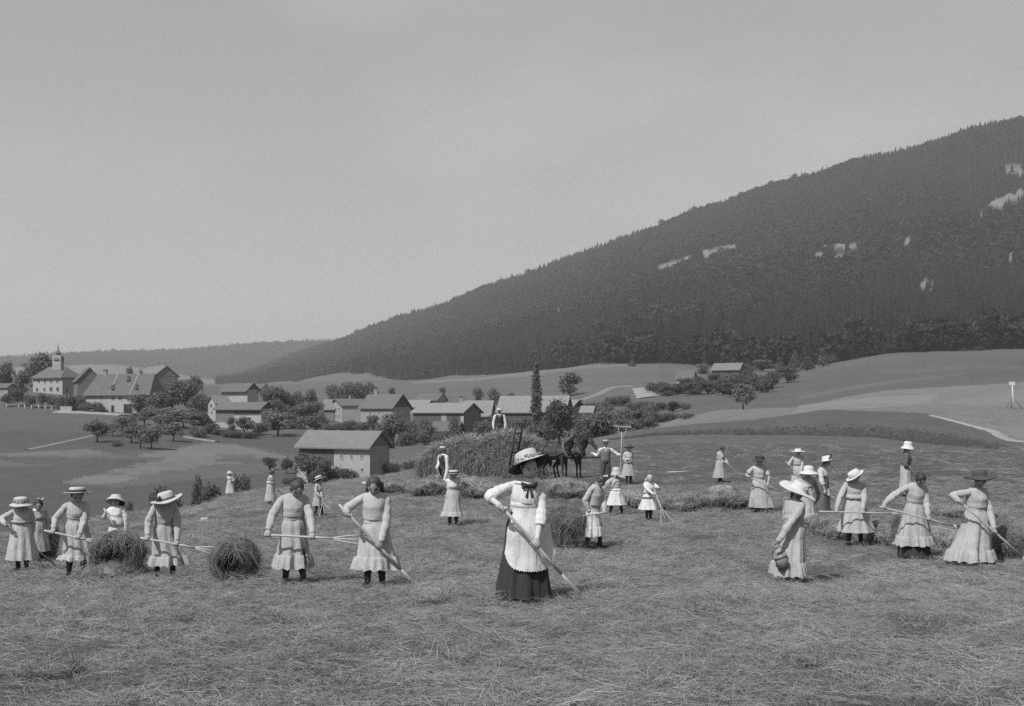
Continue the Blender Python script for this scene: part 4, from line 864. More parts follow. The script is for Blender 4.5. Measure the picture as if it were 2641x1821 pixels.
def person(label, u, vf, vt, hem=None, hemw=30, waist=None, yaw=0, lean=6, side=0, nod=0, turn=0, tilt=0, tool=None, grip=(None, None), hands=(None, None), hint=(None, None),
           bodice=None, skirt=None, sleeves='long', hair=M_HAIRD, hairdo='bun', hat=None, flounce=.0, belt=None, feet=(0, 0), spread=.055, sway=(0, 0), collar=None, man=None, base=None, hfac=1.0, extra=None, stout=1.0, smock=False, under=False, trims=None, yoke=None, group='women and girls haymaking'):
    p = base if base is not None else hit(u, vf, 8)+Vector((0, 0, .035)); d = p.y
    if hem and hem < vf-12: hem -= 4
    S = (vf-vt)*d/F/hfac
    root = empty('person', p, R(yaw), label=label, cat='man' if man else ('woman' if S > 1.5 else 'girl'), group=None if man else group)
    inv = RZm(-yaw)
    def loc(w): return inv @ (w-p)
    k = S/1.62; hh = S*(.145+max(0, 1.62-S)*.075)*(.95 if man else 1); lod = d > 24
    hipz = .53*S; Rt = RXm(lean) @ RYm(side)
    def T(x, y, z): v = Vector((x, y, z-hipz)); return Rt @ v+Vector((0, 0, hipz)) if z > hipz else Vector((x, y, z))
    shw = (.128 if man else .112)*S*stout
    pivot = T(0, .008*S, S-.98*hh); Rh = Rt @ RZm(turn) @ RXm(nod) @ RYm(tilt); hc = pivot+Rh @ Vector((0, -.10*hh, .48*hh))
    b = MB()
    # head
    nu, nv = (36, 26) if not lod else (20, 14); rings = []
    for i in range(nv):
        th = math.pi*(i+.5)/nv; rings.append([hc+Rh @ head_point(math.sin(th)*math.cos(2*math.pi*j/nu), math.sin(th)*math.sin(2*math.pi*j/nu), -math.cos(th), hh) for j in range(nu)])
    b.loft(rings, cap0=True, cap1=True)
    for sx in (-1, 1): b.capsule(hc+Rh @ Vector((sx*.355*hh, .04*hh, -.08*hh)), hc+Rh @ Vector((sx*.385*hh, .06*hh, .08*hh)), .035*hh, .05*hh, 8)
    b.capsule(T(0, .012*S, .80*S), hc+Rh @ Vector((0, .10*hh, -.22*hh)), .040*S, .034*S, 12)
    # trunk and legs
    b.capsule((0, 0, .50*S), T(0, 0, .60*S), .075*S*stout, .062*S*stout, 14); b.capsule(T(0, 0, .60*S), T(0, 0, .745*S), .060*S*stout, .068*S*stout, 14)
    b.capsule(T(-shw*.66, .008*S, .766*S), T(shw*.66, .008*S, .766*S), .036*S, .036*S, 12)
    legs = []
    for i, sx in enumerate((-1, 1)):
        f = feet[i]; hp = Vector((sx*.05*S, 0, .50*S)); an = Vector((sx*spread*S, -f, .045*S)); kn = hp.lerp(an, .5)+Vector((0, -.02*S, 0)); toe = an+Vector((sx*.02*S, -.105*S, -.022*S))
        b.capsule(hp, kn, .058*S, .036*S, 12); b.capsule(kn, an, .037*S, .021*S, 12); b.capsule(an+Vector((0, .02*S, -.012*S)), toe, .021*S, .017*S, 10); legs.append((hp, kn, an, toe))
    # arms and hands
    A = B = None
    if tool: A, B = loc(tool.A), loc(tool.B)
    arms = []
    for i, sx in enumerate((-1, 1)):
        sh = T(sx*shw*.96, .008*S, .778*S); l1, l2 = .183*S, .158*S; cl = True
        if grip[i] is not None: h = A.lerp(B, grip[i]); ax = (B-A).normalized()
        elif hands[i] is not None:
            q = hands[i]; h = loc(P(q[0], q[1], d+q[2])); ax = Vector(q[3]) if len(q) > 3 else Vector((1, 0, 0)); cl = len(q) > 3
        else: h = T(sx*shw*1.25, -.03*S, .36*S) if lean < 25 else sh+Vector((sx*.02, -.05*S, -.33*S)); ax = Vector((0, 1, 0)); cl = False
        hn = hint[i]; hn = Vector(hn) if hn else Vector((sx*.5, .6, -.7))
        el0, _ = ik(sh, h, l1, l2, hn); wd = (el0-h)
        if cl: wd = wd-ax*wd.dot(ax)*.7
        wr = h+wd.normalized()*.075*k*(1 if cl else 1.15); el, st = ik(sh, wr, l1, l2, hn)
        if st > 1.12: print('  stretch', label[:28], 'LR'[i], round(st, 2))
        b.capsule(sh, el, .031*S, .027*S, 12); b.capsule(el, wr, .028*S, .0185*S, 12)
        hand_shapes(b, wr, h, ax if cl else Vector((0, 1, 0)), k*1.12, cl); arms.append((sh, el, wr))
    me = mesh('body', b.v, b.f, mats=(M_SKINP if d < 14 else M_SKIN,)); bo = obj('body', me, root); vx = .0062 if d < 14 else .0085 if d < 20 else .0115 if d < 30 else .016
    m = bo.modifiers.new('r', 'REMESH'); m.mode = 'VOXEL'; m.voxel_size = vx; m.use_smooth_shade = True
    m = bo.modifiers.new('s', 'SMOOTH'); m.factor = .5; m.iterations = 2
    BODIES.append((bo, hc, Rh, hh, d > 24))
    N = 40 if not lod else 22
    # hair
    hb = MB(); hr = []; ho = hc+Rh @ Vector((0, (.085 if hat else .046)*hh, .065*hh)); nv2 = 14
    for i in range(nv2):
        th = math.pi*(i+.5)/nv2; row = []
        for j in range(24):
            a = 2*math.pi*j/24; w = 1+.03*math.sin(9*a+i)+.02*math.sin(17*a); row.append(ho+Rh @ Vector((.405*hh*w*math.sin(th)*math.cos(a), .43*hh*w*math.sin(th)*math.sin(a), -.475*hh*math.cos(th)*(1 if th > 1.57 else .80))))
        hr.append(row)
    hb.loft(hr, cap0=True, cap1=True); hob = hb.build('hair', hair, root)
    if hairdo == 'bun': MB().capsule(hc+Rh @ Vector((-.05*hh, .46*hh, .02*hh)), hc+Rh @ Vector((.05*hh, .47*hh, -.02*hh)), .14*hh, .14*hh, 12).build('bun', hair, hob)
    if hairdo in ('braid', 'loose'):
        for sx in ((.5,) if hairdo == 'braid' else (-1, -.35, .35, 1)):
            pts = [hc+Rh @ Vector((sx*.30*hh, .34*hh, -.1*hh))]
            for q in range(1, 7): pts.append(pts[0]+Vector((sx*.03*hh*q*(1 if hairdo == 'loose' else .4), (.06*hh+lean*.0)*q*.6, -.2*hh*q*(.75 if hairdo == 'loose' else 1))))
            MB().tube(pts, [.11*hh*(1+.12*(q % 2))*(1-.07*q)*(1.5 if hairdo == 'loose' else 1) for q in range(7)], 8).build('braid' if hairdo == 'braid' else 'lock', hair, hob)
    if extra and 'bow' in extra:
        c = hc+Rh @ (Vector(extra['bow'])*hh); r_ = .18*hh; q = MB()
        for s in (-1, 1): q.capsule(c, c+Rh @ Vector((s*r_, .0, r_*.5)), .03*hh, .10*hh, 8); q.capsule(c, c+Rh @ Vector((s*r_*.5, .0, -r_*1.1)), .03*hh, .06*hh, 8)
        q.build('hair_bow', M_WHITE, root)
    # hat
    if hat:
        Ho = hc+Rh @ Vector((hat.get('x', 0)*hh, (.05+hat.get('y', 0))*hh, (.16+hat.get('z', 0))*hh)); Hr = RZm(turn) @ RXm(hat.get('pitch', 0)) @ RYm(hat.get('roll', 0))
        rb = px(hat['w'], d)/2; rc = max(hat.get('rc', .50)*hh, .46*hh); ch = hat.get('h', .42)*hh; dr = hat.get('droop', .0)*rb; cu = hat.get('curl', .0)*rb; ph = R(hat.get('ph', 0)); dome = hat.get('dome', .12)
        n = 44 if not lod else 28
        def hp_(r_, z, a, e): return Ho+Hr @ Vector((r_*math.cos(a), r_*1.04*math.sin(a), z-dr*e*e+cu*e*e*math.cos(2*a+ph)+.012*rb*e*math.sin(5*a+1)))
        prof = [(rc*.05, ch+dome*hh*.5, 0), (rc*.5, ch+dome*hh*.45, 0), (rc*.86, ch+dome*hh*.12, 0), (rc*.97, ch*.86, 0), (rc*1.0, ch*.4, 0), (rc*1.04, .02*hh, 0)]
        for e in (.25, .5, .75, 1.0): prof.append((rc*1.04+(rb-rc*1.04)*e, 0, e))
        hm = hat.get('mat', M_STRAW); q = MB(); rr = [[hp_(a_, z, 2*math.pi*j/n, e) for j in range(n)] for a_, z, e in prof]
        th_ = .008+.006*k
        low = [[hp_(a_, z-th_, 2*math.pi*j/n, e) for j in range(n)] for a_, z, e in ((rb*.995, 0, 1.0), (rc*1.04+(rb-rc*1.04)*.5, 0, .5), (rc*.98, 0, 0), (rc*.9, .3*hh, 0))]
        q.loft(rr, cap0=True); ho_ = q.build('hat', hm, root)
        MB().loft([rr[-1]]+low).build('hat_lining', hat.get('under', hm), ho_)
        if hat.get('band'):
            q = MB(); bz = hat.get('bandh', .45); q.loft([[hp_(rc*s_+.004, z*ch, 2*math.pi*j/n, 0) for j in range(n)] for s_, z in ((1.045, .03), (1.02, bz*.6), (1.0, bz), (.97, bz+.01))]); q.build('hat_band', hat['band'], ho_)
        if hat.get('flowers'):
            q = MB(); rnd = random.Random(len(label))
            for i in range(hat['flowers']):
                a = 2*math.pi*i/hat['flowers']+rnd.random()*.2; c = hp_(rc*1.12+rnd.random()*.04*hh, (.06+.16*rnd.random())*hh, a, .12); q.capsule(c, c+Vector((rnd.uniform(-1, 1), rnd.uniform(-1, 1), .5))*.03*hh, .05*hh, .035*hh, 6)
            q.build('flower_trim', M_FLOW, ho_, kind='stuff')
        if hat.get('bow'):
            a = R(hat['bow']); c = hp_(rc*1.12, ch*.35, a, .1); q = MB(); tdir = Hr @ Vector((-math.sin(a), math.cos(a), 0)); up = Hr @ Vector((0, 0, 1))
            for s in (-1, 1): q.capsule(c, c+tdir*s*.28*hh+up*.12*hh, .04*hh, .10*hh, 8); q.capsule(c, c+tdir*s*.2*hh-up*.12*hh, .03*hh, .06*hh, 8)
            q.build('hat_bow', hat.get('bowmat', M_RIB), ho_)
        if hat.get('feather'):
            a = R(hat['feather']); c = hp_(rc*1.05, ch*.4, a, .1); up = Hr @ Vector((0, 0, 1)); MB().tube([c, c+up*.25*hh, c+up*.5*hh+Vector((.05*hh, 0, 0)), c+up*.72*hh+Vector((.12*hh, 0, 0))], [.02*hh, .05*hh, .045*hh, .01*hh], 6).build('feather', M_RIB, ho_)
        if hat.get('scarf'):
            q = MB(); pts = [hp_(rc*1.1, ch*.25, R(-140+12*i), .05)+Hr @ Vector((0, 0, (.04+.42*math.sin(i/14*math.pi))*hh)) for i in range(15)]
            q.tube(pts, [.07*hh+.05*hh*math.sin(i/14*math.pi) for i in range(15)], 8).build('scarf', M_RIB, ho_)
    # clothes
    wz = (vf-waist)*d/F if waist else .605*S
    cm = bodice or M_CREAM; sk = skirt or cm
    st = stout
    def torso_rings(top=.838, bot=None, grow=1.0, blouse=.012):
        bot = bot or wz/S; pr = [(top, .040, .042, 0), (top-.012, .062, .050, 0), (.811, .088, .056, 0), (.785, .110, .066, .004), (.735, .107, .080, .012), (.705, .106, .083, .018 if not man else .004), (.665, .101, .081, .014 if not man else .004)]
        if man: pr = [(z, x*1.1, y*1.06, f) for z, x, y, f in pr]+[(.62, .104, .082, 0), (bot, .104, .082, 0)]
        else: pr += [(bot+.040, .097+blouse, .082+blouse, .008), (bot+.014, .096+blouse, .082+blouse, .007), (bot-.004, .089, .076, 0)]
        pr = [tuple(np.interp(q, range(len(pr)), [p_[c_] for p_ in pr]) for c_ in range(4)) for q in np.linspace(0, len(pr)-1, 2*len(pr)-1 if lod else 3*len(pr)-2)]
        out = []
        for z, rx, ry, fb in pr:
            rg = ring(0, 0, 0, rx*S*st*grow+.006, ry*S*st*grow+.006, N, lambda a: 1+.012*math.sin(11*a+z*40)); rg2 = []
            for v in rg:
                fr = max(0, -v.y/(ry*S*st+.006)); rg2.append(T(v.x, v.y-fb*S*fr*fr*1.2+.006*S, z*S))
            out.append(rg2)
        ln = [0]
        for i in range(1, len(out)): ln.append(ln[-1]+(out[i][N//2]-out[i-1][N//2]).length)
        return out, ln
    CIR = round(2*math.pi*.105*S/.06)*.06
    if man:
        rg, ln = torso_rings(.838, .55, .97); MB().loft(rg, cap1=True, uvs=(CIR, ln)).build('shirt', M_WHITE, root)
        rg, ln = torso_rings(.80, .50, 1.03); MB().loft(rg[1:], cap1=True, uvs=(CIR, ln[1:])).build('waistcoat', man, root)
        MB().add([T(-.028*S, -.070*S, .825*S), T(.028*S, -.070*S, .825*S), T(0, -.098*S, .735*S), T(0, -.088*S, .83*S)], [(0, 1, 2), (0, 3, 1)]).build('shirt_front', M_WHITE, root)
        q = MB(); q.loft([ring(0, 0, z*S, rx*S, ry*S, N) for z, rx, ry in ((.565, .100, .082), (.52, .106, .088), (.47, .100, .085))], cap0=True, cap1=True)
        tro = q.build('trousers', M_TROU, root)
        for hp, kn, an, toe in legs: MB().tube([hp+Vector((0, 0, .0)), hp.lerp(kn, .5), kn, kn.lerp(an, .5), an+Vector((0, 0, .01))], [.066*S, .058*S, .050*S, .044*S, .042*S], 14).build('trouser_leg', M_TROU, tro)
        sl_m = M_WHITE
        if extra and extra.get('beard'): MB().capsule(hc+Rh @ Vector((0, -.30*hh, -.30*hh)), hc+Rh @ Vector((0, -.34*hh, -.46*hh)), .17*hh, .11*hh, 10).build('beard', M_HAIRB, root)
    else:
        rg, ln = torso_rings(blouse=.006 if not smock else .03)
        crump(MB().loft(rg, uvs=(CIR, ln)), .010).build('bodice' if not smock else 'smock_top', cm, root)
        sl_m = cm
        hz = max((vf-hem)*d/F, .02); rx0 = px(hemw, d); fl = flounce*(wz-hz); ns = 72 if not lod else 40
        cw = math.cos(R(yaw)); ry0 = rx0*.86; sx_, sy_ = px(sway[0], d), sway[1]
        swl = inv @ Vector((sx_, sy_, 0)); ph = rng.uniform(0, 6.28, 6); kf = (5, 8, 11, 17, 23)
        wtop = T(0, .004*S, wz) if wz > hipz else Vector((0, 0, wz))
        def folds(amp, sc=1.0): return lambda a: 1+amp*(.55*math.sin(kf[0]*a+ph[0])+.6*math.sin(kf[1]*a+ph[1])+.5*math.sin(kf[2]*a+ph[2])+.25*math.sin(kf[3]*a+ph[3])*sc)
        zs = [1, .97, .93, .88, .82, .75, .68, .61, .54, .47, .40, .33, .26, .19, .12, .06, 0]; zb = hz+fl*.92; rgs = []; ln = []
        for i, q in enumerate(zs):
            e = 1-q; z = zb+(wz-zb)*q; ee = e*(wz-zb)/(wz-hz)
            w0 = (.091 if not smock else .105)*S*st; hipb = .012*S*math.exp(-((e-.22)/.16)**2)*(1 if not smock else .3)
            rx = w0+(rx0*(.83 if fl else .98)-w0)*e**.92+hipb; ry = w0*.86+(ry0*(.83 if fl else .98)-w0*.86)*e**.92+hipb*.9
            c = wtop*(1-e)+Vector((0, 0, 0))*e+swl*e*e; rgs.append(ring(c.x, c.y, z, rx, ry, ns, folds(.020+.075*e))); ln.append(e*(wz-zb)*1.02)
        cs = round(2*math.pi*rx0*.72/.06)*.06
        so = crump(MB().loft(rgs, uvs=(cs, ln)), .012, 6.5, .45).build('skirt' if not smock else 'smock_skirt', sk, root)
        if fl:
            rf = []; lf = []; c0 = swl
            for i, (q, gr, am) in enumerate(((0, .835, .060), (.05, .875, .10), (.18, .90, .12), (.35, .925, .125), (.55, .95, .13), (.78, .98, .135), (1, 1.0, .14))):
                z = hz+fl*(1-q); rf.append([v+Vector((0, 0, .012*math.sin(13*j/ns*6.28+ph[4])*q)) for j, v in enumerate(ring(c0.x, c0.y, z, rx0*gr, ry0*gr, ns, folds(am, 2.2)))]); lf.append(q*fl)
            MB().loft(rf, uvs=(cs*1.1, lf)).build('flounce', sk, so)
        if under:
            MB().loft([ring(swl.x, swl.y, z, rx0*r_, ry0*r_, ns, folds(.05)) for z, r_ in ((hz+.10, .72), (hz*.5, .80), (.02, .83))]).build('underskirt', M_BLACK, root)
        if belt:
            q = MB(); q.loft([ring(wtop.x, wtop.y, wz+z, (.093+e)*S*st+.006, (.080+e)*S*st+.006, N) for z, e in ((.024*S, .001), (.008*S, .003), (-.008*S, .003), (-.022*S, .006))]); q.build('belt', belt, root)
        for i, (hp, kn, an, toe) in enumerate(legs):
            MB().tube([kn+Vector((0, 0, .05*S)), kn, kn.lerp(an, .35), kn.lerp(an, .8), an], [.042*S, .042*S, .044*S, .030*S, .028*S], 12).build('stocking', M_STOCK, root)
    for i, (sh, el, wr) in enumerate(arms):
        ln = []; m_ = sl_m; nseg = 24 if not lod else 14; pts = []; rad = []; end = 1.0 if sleeves == 'long' else .72 if sleeves == 'elbow' else .42
        tot = (el-sh).length+(wr-el).length; inn = T((-1, 1)[i]*shw*.60, .008*S, .785*S); pts.append(inn); rad.append(.042*S)
        rnd = random.Random(i+len(label))
        for q in range(nseg+1):
            t = q/nseg*end; s_ = t*tot; l1 = (el-sh).length
            c = sh.lerp(el, s_/l1) if s_ < l1 else el.lerp(wr, min((s_-l1)/max((wr-el).length, 1e-4), .97))
            kk = math.exp(-((s_-l1)/(.06*S))**2); c = c+((sh+wr)/2-el)*.10*kk
            base = .046-.014*t if man else (.034+.010*math.sin(min(t/.9, 1)*math.pi*.9)-.008*t)
            if sleeves != 'long': base += .006*t
            if sleeves == 'long' and q >= nseg-1: base = .028
            pts.append(c); rad.append(base*S*(1+.05*rnd.uniform(-1, 1)+.05*math.sin(q*1.3)))
        q = crump(MB().tube(pts, rad, 18 if not lod else 10, cap=False, uvlen=.30 if not man else None), .011, 13); so_ = q.build('sleeve', m_, root)
        if sleeves == 'long': MB().tube([wr.lerp(el, .16), wr.lerp(el, .06), wr.lerp(el, -.02)], [.030*S, .029*S, .028*S], 12).build('cuff', collar or m_, so_)
        elif not lod: e1 = pts[-1]; e0 = pts[-2]; MB().tube([e1.lerp(e0, .3), e1, e1+(e1-e0)*.35], [rad[-1]*1.08, rad[-1]*1.1, rad[-1]*1.06], 14).build('cuff', M_WHITE if collar is None else collar, so_)
    for hp, kn, an, toe in legs:
        q = MB(); up = Vector((0, 0, 1)); q.tube([an+up*.085*S, an+up*.03*S, an], [.030*S, .029*S, .028*S], 10); q.capsule(an+Vector((0, .022*S, -.017*S)), toe+Vector((0, 0, -.001*S)), .027*S, .023*S, 10); q.build('shoe', M_SHOE, root)
    if collar and not man:
        q = MB(); q.loft([[T(v.x, v.y-.004*S, z*S) for v in ring(0, .004*S, 0, rx*S, ry*S, N)] for z, rx, ry in ((.845, .040, .042), (.835, .052, .048), (.815, .092, .066), (.806, .098, .072))]); q.build('collar', collar, root)
    if yoke and not man:
        q = MB(); q.loft([[T(v.x, v.y-fb*S, z*S) for v in ring(0, .002*S, 0, rx*S*st+.010, ry*S*st+.010, N)] for z, rx, ry, fb in ((.835, .044, .046, 0), (.822, .068, .055, 0), (.802, .106, .062, .002), (.772, .117, .075, .006))]); q.build('yoke', yoke, root)
    if trims:
        for z in trims:
            zz = z; e = 1-(zz-hz)/(wz-hz); r0 = .091*S*st+(rx0-.091*S*st)*e**.92+.012
            MB().loft([ring(swl.x*e*e, swl.y*e*e, zz+q, r0*g, r0*.87*g, ns, folds(.012+.05*e)) for q, g in ((.018, 1.0), (0, 1.012), (-.018, 1.012))]).build('braid_trim', M_RIB, root)
    print('%-46s d=%5.1f S=%.2f' % (label[:46], d, S))
    return dict(root=root, T=T, S=S, hc=hc, Rh=Rh, hh=hh, d=d, p=p, loc=loc, wz=wz, arms=arms)
def finish_bodies():
    dg = bpy.context.evaluated_depsgraph_get()
    for bo, hc, Rh, hh, far in BODIES:
        me = bpy.data.meshes.new_from_object(bo.evaluated_get(dg)); bo.modifiers.clear(); bo.data = me; me.name = 'body'
        n = len(me.vertices); co = np.empty(n*3, np.float32); me.vertices.foreach_get('co', co); co = co.reshape(-1, 3)
        L = (co-np.array(hc)) @ np.array(Rh)/hh; x, y, z = L[:, 0], L[:, 1], L[:, 2]; ax = np.abs(x); fr = (y < -.2) & (np.abs(z) < .6) & (ax < .5)
        t = np.ones(n, np.float32)
        t[fr & (np.abs(ax-.155) < .075) & (np.abs(z-.022) < .035)] = .16
        t[fr & (np.abs(ax-.165) < .095) & (np.abs(z-.115-.02*(ax < .16)) < .022)] = .32
        t[fr & (ax < .095) & (np.abs(z+.245) < .024)] = .5
        if far: t = 1-(1-t)*.45
        a = me.attributes.new('tint', 'FLOAT', 'POINT'); a.data.foreach_set('value', t)
        me.polygons.foreach_set('use_smooth', np.ones(len(me.polygons), bool))
        if not me.materials: me.materials.append(M_SKIN)

# ------------------------------------------------------------------ rakes and forks, each a thing of its own
class Tool: pass
def tool(kind, label, A, B, d, bar=None, ntooth=9, tines=3, nr=.014, group=None, tdir=None):
    tsp = .052 if tines == 3 else .024
    t = Tool(); t.A, t.B = W3(A, d), W3(B, d); ax = (t.B-t.A).normalized()
    root = empty({'rake': 'hay_rake', 'fork': 'hay_fork', 'pole': 'wooden_pole'}[kind], t.B, label=label, cat='rake' if kind == 'rake' else 'fork' if kind == 'fork' else 'pole', group=group)
    o = t.B; t.root = root
    mid = (t.A+t.B)/2-o+Vector((0, 0, -.004)); MB().tube([t.A-o, (t.A-o)*.72, (t.A-o)*.4, Vector((0, 0, 0))-ax*(.02 if kind != 'fork' else .22)], [nr*.95, nr, nr*1.02, nr*1.05], 10).build('handle', M_WOODH, root)
    if kind == 'rake':
        b0, b1 = bar if isinstance(bar[0], Vector) else (W3(bar[0], d), W3(bar[1], d)); c = (b0+b1)/2-o; e = (b1-b0).normalized(); L = (b1-b0).length; sh = Vector((0, 0, 0))
        MB().box((0, 0, 0), (L, .035, .03), Matrix((e, Vector((0, 0, 1)).cross(e).normalized(), e.cross(Vector((0, 0, 1)).cross(e).normalized()))).transposed()).build('head_bar', M_WOODH, root, smooth=False, loc=c)
        dn = tdir or Vector((0, 0, -1))
        for i in range(ntooth): q = c+e*L*((i+.5)/ntooth-.5); MB().prism(q, q+dn*.085, .008, .005, 6).build('tooth', M_WOODH, root)
        for s in (-1, 1): MB().prism(-ax*.38, c+e*s*L*.26, .008, .008, 6).build('brace', M_WOODH, root)
    if kind == 'fork':
        sd = ax.cross(Vector((0, 1, 0) if abs(ax.y) < .8 else (1, 0, 0))).normalized(); nrm = sd.cross(ax)
        for i in range(tines):
            s = (i-(tines-1)/2)/max((tines-1)/2, 1); MB().tube([-ax*.24, -ax*.10+sd*s*tsp*.6, ax*.06+sd*s*tsp+nrm*.01, ax*.15+sd*s*tsp*1.1+nrm*.035], [.012, .011, .009, .005], 7).build('tine', M_WOODH, root)
    return t
def dof(u, vf): return hit(u, vf, 8).y

# ------------------------------------------------------------------ the haymakers, left to right
G_R = 'wooden rakes and forks of the haymakers'
def R_(kind, label, A, B, u, vf, **kw): return tool(kind, label, A, B, dof(u, vf), group=G_R, **kw)
t = R_('pole', 'long pole slanting to the ground in front of the girl in the flowered hat', (10, 1348, -.32), (146, 1465, 'g'), 58, 1476)
person('girl in a loose pale smock and a hat with a flowered band, far left', 58, 1476, 1281, hem=1452, hemw=38, waist=1352, yaw=14, nod=38, lean=8, tool=t, grip=(.05, .46), hint=((-.6, .6, .1), (.5, .6, -.6)), bodice=M_CREAM, smock=True, hair=M_HAIRB, hairdo='braid',
       hat=dict(w=56, droop=.18, h=.40, band=M_FLOW, bandh=.85, flowers=16, pitch=4, mat=M_STRAW), feet=(.0, .04))
person('girl with dark hair and white collar, half hidden behind the far-left girl', 98, 1452, 1288, hem=1430, hemw=30, waist=1345, yaw=25, nod=25, bodice=M_GREYC, skirt=M_GREYC, collar=M_WHITE, hairdo='braid', extra=dict(bow=(.2, .35, .3)))
t = R_('fork', 'hay fork held level by the girl in the flat boater', (114, 1368, -.34), (262, 1400, -.30), 197, 1489)
person('girl in a striped dress and flat boater, pushing a fork into the hay', 197, 1489, 1259, hem=1452, hemw=46, waist=1343, yaw=24, nod=22, turn=4, lean=8, tool=t, grip=(.14, .58), hint=((-.5, .7, -.2), (.4, .7, -.5)), bodice=M_STR, hair=M_HAIRD, hairdo='bun',
       hat=dict(w=66, h=.34, dome=.02, band=M_RIB, bandh=.5, pitch=-3, z=.08), belt=M_GREYC, flounce=.12, feet=(-.05, .12), spread=.075, sway=(9, 0))
t = R_('pole', 'short end of a pole in the hand of the small girl in white', (268, 1311, -.30), (298, 1362, -.35), 302, 1446)
person('small girl in white with long dark hair under a round straw hat', 302, 1446, 1281, hem=1420, hemw=28, waist=1358, yaw=-4, nod=2, tool=t, grip=(.20, None), bodice=M_WHITE, hair=M_HAIRD, hairdo='loose', hat=dict(w=48, droop=.35, h=.25, pitch=-26, y=.1, mat=M_STRAW, under=M_GREYC), smock=True)
t = R_('fork', 'hay fork run into the dark sheaf by the bending girl', (362, 1387, -.34), (545, 1420, -.25), 424, 1494)
person('bending girl in a checked dress with a very wide straw hat hiding her face', 424, 1494, 1266, hem=1466, hemw=48, waist=1352, yaw=24, nod=48, lean=16, tool=t, grip=(.09, .50), hint=((-.5, .7, -.3), (.5, .7, -.5)), bodice=M_GIN, hair=M_HAIRD,
       hat=dict(w=80, h=.46, dome=.05, band=M_STRAWD, bandh=.3, bow=200, pitch=2, roll=-15, curl=.08, mat=M_STRAW), belt=M_GIN, flounce=.22, feet=(.0, .10), spread=.08, sway=(12, 0), hfac=.97)
t = R_('fork', 'hay fork held level across the bareheaded girl in checks', (681, 1379, -.30), (905, 1391, -.30), 757, 1508)
person('bareheaded girl in a checked dress looking down at her fork', 757, 1508, 1233, hem=1474, hemw=50, waist=1340, yaw=18, nod=44, turn=16, lean=4, tool=t, grip=(.04, .55), hint=((-.6, .6, -.5), (.6, .6, -.5)), bodice=M_GIN, hair=M_HAIRB, hairdo='braid', belt=M_GREYC, flounce=.27, feet=(.02, .14), spread=.075)
t = R_('fork', 'two-pronged wooden fork slanting to the stubble before the girl with the bow', (874, 1301, -.38), (1064, 1500, -.12), 967, 1517, tines=2, nr=.017)
person('girl in a plain pale dress with loose hair and a white bow', 967, 1517, 1226, hem=1477, hemw=56, waist=1349, yaw=4, nod=38, turn=-4, lean=3, tool=t, grip=(.12, .53), hint=((-.6, .8, -.2), (.6, .5, -.7)), bodice=M_CREAM, hair=M_HAIRB, hairdo='loose', extra=dict(bow=(-.36, .1, -.02)), belt=M_CREAM, flounce=.27, feet=(.02, .06), spread=.065, sway=(6, 0))
person('distant girl in a white hat with folded arms, on the field edge', 594, 1282, 1217, hem=1274, hemw=13, waist=1240, yaw=-12, hands=((597, 1240, -.2), (592, 1241, -.2)), bodice=M_CREAM, hat=dict(w=17, h=.36, droop=.15, mat=M_STRAW), hair=M_HAIRD)
t = R_('pole', 'pole in the hand of the distant girl in profile', (712, 1262, -.15), (752, 1293, 'g'), 697, 1303)
person('distant girl in profile with a bow in her hair, walking right', 697, 1303, 1215, hem=1294, hemw=16, yaw=78, nod=10, smock=True, bodice=M_CREAM, tool=t, grip=(.12, .15), hairdo='braid', extra=dict(bow=(0, .1, .5)), collar=M_WHITE)
d_ = dof(820, 1333); t = R_('rake', 'hay rake lying with its long head behind the bareheaded girl', (829, 1272, -.15), (838, 1334, 'g'), 820, 1333, bar=((800, 1340, 'g'), (890, 1330, 'g')))
person('little girl in profile with a straw hat on the back of her head', 820, 1333, 1232, hem=1311, hemw=17, waist=1268, yaw=70, nod=8, bodice=M_CREAM, skirt=M_GREYC, tool=t, grip=(.17, .12), hat=dict(w=34, h=.4, pitch=-24, droop=.1, y=.15, mat=M_STRAW, band=M_RIB), feet=(-.05, .1), hair=M_HAIRB, hairdo='braid')
t = R_('fork', 'fork of the bearded man beside the hay load', (1122, 1201, -.25), (1146, 1250, -.3), 1143, 1266)
person('bearded man in a dark waistcoat and cap beside the hay load', 1143, 1266, 1155, yaw=-48, man=M_WAIST, tool=t, grip=(.15, .85), extra=dict(beard=1), hair=M_HAIRD, hairdo='', hat=dict(w=25, h=.40, mat=M_STRAW, band=M_RIB), lean=2)
d_ = dof(1168, 1359); t = R_('rake', 'hay rake stood upright in front of the woman in the white boater', (1192, 1233, -.25), (1173, 1349, 'g'), 1168, 1359, bar=((1153, 1361, 'g'), (1185, 1361, 'g')), ntooth=6)
person('woman in a pale dress and white boater raking in the middle distance', 1168, 1359, 1211, hem=1338, hemw=32, waist=1263, yaw=10, nod=36, lean=6, tool=t, grip=(.52, .08), hint=((-.6, .5, -.6), (.8, .4, -.5)), bodice=M_WHITE, skirt=M_CREAM, sleeves='elbow', flounce=.16, hair=M_HAIRD, hat=dict(w=39, h=.36, dome=.02, band=M_RIB, bandh=.5, pitch=-2), belt=M_GREYC, feet=(0, .05))
